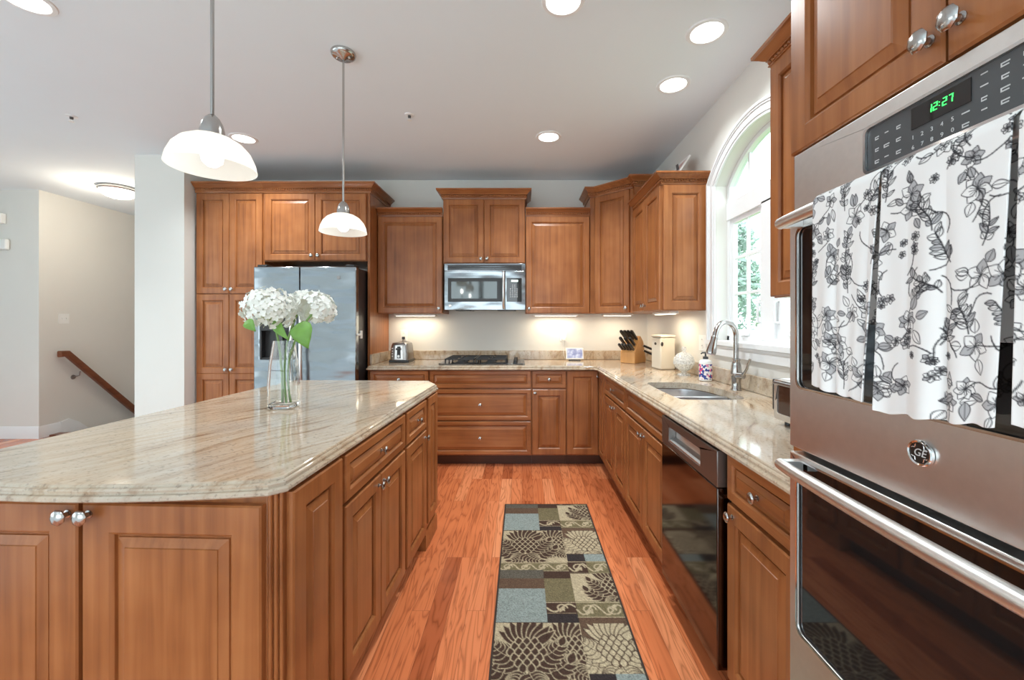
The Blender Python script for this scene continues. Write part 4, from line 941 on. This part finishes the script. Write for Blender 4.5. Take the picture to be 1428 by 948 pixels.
def towel(y0, y1, zb0, zb1, zfar, seed, label, fold_edge=0, amp=.004, xo=0, bird=False):
    """y0 > y1: far and near edge along the handle; hangs over the upper oven handle"""
    hx, hz, hr = .571+xo, 1.527, .0195; st = .0011; w = y0-y1; nu = int(w/st)
    back = hz-zfar; frontL = hz-zb0; arc = pi*hr; tot = back+arc+frontL; nv = int(tot/st)
    cv = towel_print(nv+1, nu+1, seed, bird); V = np.zeros((nv+1, nu+1, 3), np.float32)
    for j in range(nu+1):
        u = j/nu; y = y0-w*u; zb = zb0+(zb1-zb0)*u; fl = hz-zb; T = back+arc+fl
        s = np.linspace(0, T, nv+1); wav = amp*(sin(u*7.5+seed)+.5*sin(u*17+seed*2))
        X = np.where(s < back, hx+hr, np.where(s < back+arc, hx+hr*np.cos((s-back)/hr), hx-hr)); Z = np.where(s < back, zfar+s, np.where(s < back+arc, hz+hr*np.sin((s-back)/hr), hz-(s-back-arc)))
        dn = np.clip((s-back-arc)/.3, 0, 1.2); X = X-np.abs(wav)*2.2*dn-.004*dn; Yv = y+.006*dn*sin(u*5+seed)-.004*dn*(1-2*u)
        if fold_edge: X = X+fold_edge*max(0, .06-u)*3*0
        V[:, j, 0] = X; V[:, j, 1] = Yv; V[:, j, 2] = Z+.0015*sin(u*23+seed)*dn
    off = np.array((hx, (y0+y1)/2, hz)); P = (V-off).reshape(-1, 3)
    me = bpy.data.meshes.new('dish_towel'); a = np.arange((nv+1)*(nu+1)).reshape(nv+1, nu+1)
    F = np.stack([a[:-1, :-1], a[1:, :-1], a[1:, 1:], a[:-1, 1:]], -1).reshape(-1, 4); me.from_pydata(P.tolist(), [], F.tolist()); set_print(me, cv.a.reshape(-1, 3)); me.materials.append(TOWM); me.shade_smooth()
    o = bpy.data.objects.new('dish_towel', me); COL.objects.link(o); o.location = off; m = o.modifiers.new('thick', 'SOLIDIFY'); m.thickness = .002; m.offset = 0
    return tag(o, label, 'towel', 'towels over the oven handle')
towel(.785, .640, 1.187, 1.178, 1.30, 3, 'white dish towel with black floral print, leftmost of three on the oven handle')
towel(.634, .466, 1.168, 1.185, 1.28, 8, 'white dish towel with printed bird and flowers, middle one on the oven handle', bird=True)
towel(.459, .30, 1.19, 1.19, 1.30, 21, 'white dish towel with floral print, rightmost on the oven handle cut by the frame')

def rug():
    x0, x1, yf, yn, st = -.122, .462, 2.958, 1.12, .0036
    nu = int((x1-x0)/st); nv = int((yf-yn)/st)
    BR = (.075, .042, .03); CRM = (.53, .44, .29); OL = (.20, .165, .09); NV = (.045, .035, .035); BL = (.29, .335, .315); TX = (.14, .085, .055); GY = (.13, .115, .09)
    cv = Canvas(nv+1, nu+1, BR); rg = random.Random(5); Pp = .79/st; W = nu+1
    def S(m): return m/st
    def damask(cx, cy, R_, col, bg):
        def plume(x, y, a, L, bend, wd):      # serrated acanthus plume
            n = 7; px, py = x, y; st_ = L/n
            for k in range(n):
                u = k/(n-1); lw = wd*(1-.55*u)
                for sd in (-1, 1): cv.leaf(px, py, a+sd*(.95-.35*u), lw*1.7, lw*.5, col, bg, .55)
                px += cos(a)*st_; py += sin(a)*st_; a += bend/n
            cv.leaf(px-cos(a)*st_, py-sin(a)*st_, a, wd*1.1, wd*.32, col, bg, .8)
        for sd in (-1, 1):
            plume(cx+sd*.06*R_, cy+.42*R_, pi/2-sd*1.25, .95*R_, -sd*1.5, .30*R_)
            plume(cx+sd*.10*R_, cy+.16*R_, pi/2-sd*1.75, .80*R_, -sd*1.0, .28*R_)
            plume(cx+sd*.05*R_, cy+.5*R_, pi/2-sd*.35, .55*R_, -sd*1.2, .22*R_)
        for i in range(9):
            a = -pi/2+.21*(i-4); cv.leaf(cx+cos(a)*.18*R_, cy+sin(a)*.18*R_-.05*R_, a, (.86-.05*abs(i-4))*R_, .11*R_, col, bg, .6)
        for row, (n, yy) in enumerate(((3, -.30), (4, -.17), (5, -.03), (4, .11), (3, .24), (2, .36))):
            for i in range(n): cv.leaf(cx+(i-(n-1)/2)*.15*R_, cy+(yy+.12)*R_, -pi/2+.12*(i-(n-1)/2), .24*R_, .085*R_, col, bg, .8)
    def scroll(xa, xb, ya, yb, bg, col):
        cv.rect(xa, xb, ya, yb, bg); h = yb-ya; yc = (ya+yb)/2; n = max(1, int(round((xb-xa)/(h*1.15)))); w = (xb-xa)/n
        cv.line([(xa, ya+1), (xb, ya+1)], .7, col); cv.line([(xa, yb-1), (xb, yb-1)], .7, col)
        pts = [(xa+(xb-xa)*i/60, yc+h*.3*sin(2*pi*n*i/120*2)) for i in range(61)]; cv.line(pts, 1.1, col)
        for k in range(n):
            cx = xa+w*(k+.5); s = 1 if k % 2 else -1
            cv.line([(cx+cos(t)*h*(.32-.03*t), yc+s*sin(t)*h*(.32-.03*t)) for t in [i*.5 for i in range(14)]], 1.0, col)
            cv.leaf(cx, yc, -s*pi/2+.4, h*.38, h*.1, col); cv.leaf(cx, yc, -s*pi/2-.5, h*.3, h*.09, col)
    def save(fn, xa, xb, ya, yb):
        keep = cv.a.copy(); fn(); m = np.zeros(cv.a.shape[:2], bool); m[max(0, int(ya)):max(0, int(yb)), max(0, int(xa)):int(xb)] = True; cv.a[~m] = keep[~m]
    a, b = .40*W, .63*W; nav = .80*W
    for rep in range(-1, 4):
        o = rep*Pp-S(0)
        if o > nv or o+Pp < 0: continue
        T = lambda m: o+S(m)
        cv.rect(0, a, T(0), T(.07), GY); cv.rect(0, a, T(.07), T(.15), TX); cv.rect(0, a, T(.15), T(.375), BL)
        cv.rect(a, b, T(.07), T(.244), OL); save(lambda: scroll(a, b, T(.244), T(.325), BR, CRM), a, b, T(.244), T(.325)); cv.rect(a, b, T(.325), T(.38), NV)
        cv.rect(b, W, T(.03), T(.244), CRM); save(lambda: damask(W*.99, T(.125), S(.17), BR, CRM), b, W, T(.03), T(.244))
        save(lambda: scroll(b, W, T(.244), T(.348), OL, CRM), b, W, T(.244), T(.348)); cv.rect(b, W, T(.348), T(.385), TX)
        cv.rect(0, b, T(.38), T(.72), CRM); cv.rect(b, W, T(.385), T(.64), TX)
        save(lambda: damask(W*.53, T(.52), S(.165), BR, CRM), 0, b, T(.38), T(.72))
        save(lambda: damask(W*.24, T(.54), S(.195), BR, CRM), 0, b, T(.38), T(.72))
        save(lambda: damask(W*.84, T(.52), S(.185), CRM, BR), b, W, T(.385), T(.64))
        cv.rect(b, nav, T(.64), T(.71), NV); cv.rect(nav, W, T(.64), T(.71), BL)
        save(lambda: scroll(0, b, T(.72), T(.80), OL, CRM), 0, b, T(.72), T(.80)); save(lambda: scroll(b, nav, T(.71), T(.82), BR, CRM), b, nav, T(.71), T(.82)); save(lambda: scroll(nav, W, T(.71), T(.82), OL, CRM), nav, W, T(.71), T(.82))
    nzr = np.random.RandomState(2).normal(1, .2, cv.a.shape[:2]); cv.a *= .78; cv.a *= np.clip(nzr, .6, 1.4)[..., None].astype(np.float32)
    e = int(.011/st); bc = np.array((.05, .035, .028)); cv.a[:e] = bc; cv.a[-e:] = bc; cv.a[:, :e] = bc; cv.a[:, -e:] = bc
    Xs = np.linspace(x0, x1, nu+1); Ys = np.linspace(yf, yn, nv+1); XX, YY = np.meshgrid(Xs, Ys); cx, cy = (x0+x1)/2, (yf+yn)/2
    ZZ = .0075+.0008*(np.random.RandomState(4).rand(*XX.shape)-.5); P = np.stack([XX-cx, YY-cy, ZZ], -1).reshape(-1, 3).tolist()
    g = np.arange((nv+1)*(nu+1)).reshape(nv+1, nu+1); F = np.stack([g[:-1, :-1], g[1:, :-1], g[1:, 1:], g[:-1, 1:]], -1).reshape(-1, 4).tolist()
    bd = list(g[0, :])+list(g[1:, -1])+list(g[-1, -2::-1])+list(g[-2:0:-1, 0]); nb = len(bd); s = len(P)
    P += [(P[i][0], P[i][1], .0005) for i in bd]; F += [(int(bd[k]), int(bd[(k+1) % nb]), s+(k+1) % nb, s+k) for k in range(nb)]; F.append(tuple(s+k for k in range(nb))[::-1])
    me = bpy.data.meshes.new('runner_rug'); me.from_pydata(P, [], F); cols = np.vstack([cv.a.reshape(-1, 3), np.tile(bc, (nb, 1))]); set_print(me, cols); me.materials.append(RUGM)
    o = bpy.data.objects.new('runner_rug', me); COL.objects.link(o); o.location = (cx, cy, 0); tag(o, 'patchwork damask runner rug in brown, cream and pale blue on the floor', 'rug')
rug()

# ------------------------------------------------------------------ lights
def can(x, y, label, power=CAN_W):
    t = thing('recessed_light', label, 'ceiling light', (x, y, CEIL), 0, 'recessed ceiling lights')
    mb = MB(); mb.lathe([(.078, -.004), (.080, -.008), (.098, -.006), (.102, -.0005)], 36, cap=False); mb.lathe([(.102, -.0005), (.078, -.004)], 36, cap=False); mb.build('trim_ring', TRIM, t)
    mb = MB(); mb.lathe([(.001, -.003), (.078, -.004)], 36, cap=False); mb.build('lens', CANL, t)
    ld = bpy.data.lights.new('can', 'AREA'); ld.shape = 'DISK'; ld.size = .15; ld.energy = power; ld.color = (.92, 1, 1.02); ld.spread = R(125)
    l = bpy.data.objects.new('can_light', ld); COL.objects.link(l); l.parent = t; l.location = (0, 0, -.012)
for x, y, lab in ((-2.285, 1.91, 'round recessed ceiling light at the top left corner of the view'), (.19, 1.915, 'round recessed ceiling light nearest above the aisle, cut by the top edge'), (.945, 2.12, 'round recessed ceiling light nearer of the two beside the window'), (.945, 2.59, 'round recessed ceiling light farther of the two beside the window'), (.213, 3.32, 'round recessed ceiling light in front of the corner cabinet'), (-2.25, 3.35, 'round recessed ceiling light behind the near pendant')):
    can(x, y, lab, CAN_W*.3 if x > .9 else CAN_W)
for x, y in ((-4.6, 1.9), (-4.6, -1.5), (-2.3, -1.5), (.2, -1.0)):
    can(x, y, 'round recessed ceiling light behind or beside the viewpoint, out of frame')
def pendant(x, y, label):
    t = thing('pendant_lamp', label, 'pendant light', (x, y, CEIL), 0, 'pendants over the island')
    mb = MB(); mb.lathe([(.064, -.0005), (.066, -.006), (.062, -.018), (.052, -.026), (.02, -.03), (.010, -.04)], 30); cn = mb.build('canopy', NICKEL, t, ang=50)
    for s in (-1, 1):
        mb = MB(); mb.lathe([(.005, -.026), (.006, -.031), (.003, -.034)], 10, Matrix.Translation((s*.034, 0, -.0015))); mb.build('canopy_screw', CHROME, cn)
    mb = MB(); mb.tube([(0, 0, -.03), (0, 0, -.835)], .0058, 10); mb.build('rod', NICKEL, t)
    mb = MB(); mb.lathe([(.010, -.822), (.020, -.832), (.029, -.85), (.034, -.872), (.035, -.89)], 24); mb.build('socket_cup', NICKEL, t, ang=50)
    pr = [(.034, -.889), (.060, -.897), (.085, -.912), (.105, -.935), (.118, -.965), (.1235, -.992)]
    mb = MB(); mb.lathe(pr+[(.1205, -.992), (.115, -.965), (.102, -.937), (.083, -.915), (.059, -.900), (.034, -.892)], 48, cap=False); mb.build('lamp_shade', SHADE, t, ang=50)
    mb = MB(); mb.lathe([(.012, -.893), (.014, -.91), (.026, -.93), (.0315, -.952), (.028, -.972), (.014, -.985), (.001, -.988)], 22); mb.build('bulb', BULB, t, ang=60)
    ld = bpy.data.lights.new('bulb', 'POINT'); ld.energy = PEND_W; ld.shadow_soft_size = .03; ld.color = (1, .93, .85)
    l = bpy.data.objects.new('bulb_light', ld); COL.objects.link(l); l.parent = t; l.location = (0, 0, -1.07)
pendant(-.994, 1.33, 'nickel pendant lamp with white dome shade, the larger nearer one')
pendant(-.985, 2.285, 'nickel pendant lamp with white dome shade, the farther one before the fridge')
t = thing('hall_ceiling_light', 'flush bowl ceiling light in the hall partly behind the partition wall', 'ceiling light', (-4.46, 4.58, CEIL))
mb = MB(); mb.lathe([(.17, -.0005), (.175, -.03), (.165, -.04)], 32); mb.build('rim', NICKEL, t)
mb = MB(); mb.lathe([(.160, -.0405), (.15, -.07), (.11, -.10), (.05, -.118), (.001, -.122)], 32); mb.build('glass_bowl', emis('bowl_glow', (1, .95, .86), 2.2), t, ang=60)
ld = bpy.data.lights.new('hall', 'POINT'); ld.energy = HALL_W; ld.shadow_soft_size = .12; ld.color = (1, .88, .70); l = bpy.data.objects.new('hall_light', ld); COL.objects.link(l); l.parent = t; l.location = (0, 0, -.25)
for x, y, lab in ((-3.25, 2.99, 'small white ceiling sprinkler head on the left'), (-.807, 2.97, 'small white ceiling sprinkler head between pendant and recessed light')):
    t = thing('sprinkler_head', lab, 'sprinkler', (x, y, CEIL), 0, 'ceiling sprinklers')
    mb = MB(); mb.lathe([(.034, -.0005), (.032, -.004), (.018, -.007)], 24); mb.build('escutcheon', TRIM, t)
    mb = MB(); mb.lathe([(.011, -.0075), (.010, -.022), (.004, -.024)], 14); mb.build('nozzle', GREYP, t)
    mb = MB(); mb.lathe([(.003, -.0245), (.003, -.036), (.016, -.038), (.016, -.041)], 14); mb.build('deflector', WHITEP, t)

# ------------------------------------------------------------------ hall details
t = thing('handrail', 'dark wood handrail sloping down the stair wall', 'handrail', (-5.345, 4.83, .935))
mb = MB(); d = Vector((0, .835, -.79)); pl = rrect(-.028, .028, -.036, .036, .014, 3); up = Vector((0, .687, .726))
pts = [(0, -.035, .012), (0, .03, -.005), tuple(d), tuple(d*2)]
loops = []
for p, u in ((Vector((0, -.04, .0)), Vector((0, 0, 1))), (Vector((0, .04, .0)), Vector((0, .35, .93))), (d, up), (d*2, up)): loops.append([tuple(p+Vector((a, 0, 0))+u*b) for a, b in pl])
mb.loft(loops); mb.build('rail', WR, t, ang=40)
for k in (.22, 1.5):
    mb = MB(); p = d*k; mb.tube([tuple(p+Vector((0, 0, -.05))), tuple(p+Vector((-.01, .0, -.10))), tuple(p+Vector((-.07, -.01, -.12)))], .007, 8); mb.lathe([(.028, 0), (.026, .006), (.01, .008)], 16, Matrix.Translation(tuple(p+Vector((-.0745, -.01, -.12)))) @ Matrix.Rotation(pi/2, 4, 'Y')); mb.build('rail_bracket', STEELD, t)
t = thing('staircase', 'flight of stairs going down beside the hall wall with dark wood nosing', 'stairs', (-4.91, 4.82, 0))
for k in range(8):
    mb = MB(); y = .01+.25*k; z = -.195*(k+1); mb.box(-.48, .50, y, y+.28, z-.03, z); mb.build('tread', WR, t, .006)
    mb = MB(); mb.box(-.48, .50, y+.0, y+.015, z+.001, z+.165); mb.build('riser', TRIM, t)
mb = MB(); mb.box(-.48, .50, -.10, .02, .001, .022); mb.build('nosing', WR, t, .008)
t = thing('door_chime', 'white square box, upper of two mounted on the far left wall', 'wall box', (-5.87, 4.648, 2.462), 0, 'white boxes on the left hall wall')
mb = MB(); mb.box(-.10, .085, -.05, 0, -.055, .055); mb.build('cover', WHITEP, t, .004)
mb = MB()
for k in range(5): mb.box(-.09, .03, -.052, -.0505, -.03+.014*k, -.025+.014*k)
mb.build('grille', TRIM, t)
t = thing('alarm_box', 'white rounded box, lower of two mounted on the far left wall', 'wall box', (-5.85, 4.648, 2.172), 0, 'white boxes on the left hall wall')
mb = MB(); mb.box(-.14, .115, -.045, 0, -.06, .06); mb.build('cover', WHITEP, t, .018, seg=4)
mb = MB(); mb.box(-.10, .06, -.0465, -.0455, -.045, .045); mb.build('front_plate', TRIM, t, .0004)
# leaning picture above the right cabinet
t = thing('small_picture', 'small white framed picture leaning on top of the cabinet left of the window', 'picture', (1.12, 3.15, 2.357), R(-86))
M = Matrix.Rotation(R(-33), 4, 'X')
mb = MB(); mb.plate([(-.09, 0), (.09, 0), (.09, .22), (-.09, .22)], [[(-.07, .02), (.07, .02), (.07, .2), (-.07, .2)]], -.006, .006, lambda u, v, d: tuple(M @ Vector((u, d, v+.003)))); mb.build('frame', WHITEP, t, .002)
mb = MB(); mb.box(-.069, .069, -.001, .004, .024, .202, M); mb.build('print', PINK, t)
mb = MB(); mb.box(-.015, .015, .085, .091, .0, .13, Matrix.Rotation(R(12), 4, 'X')); mb.build('easel_back', GREYP, t)
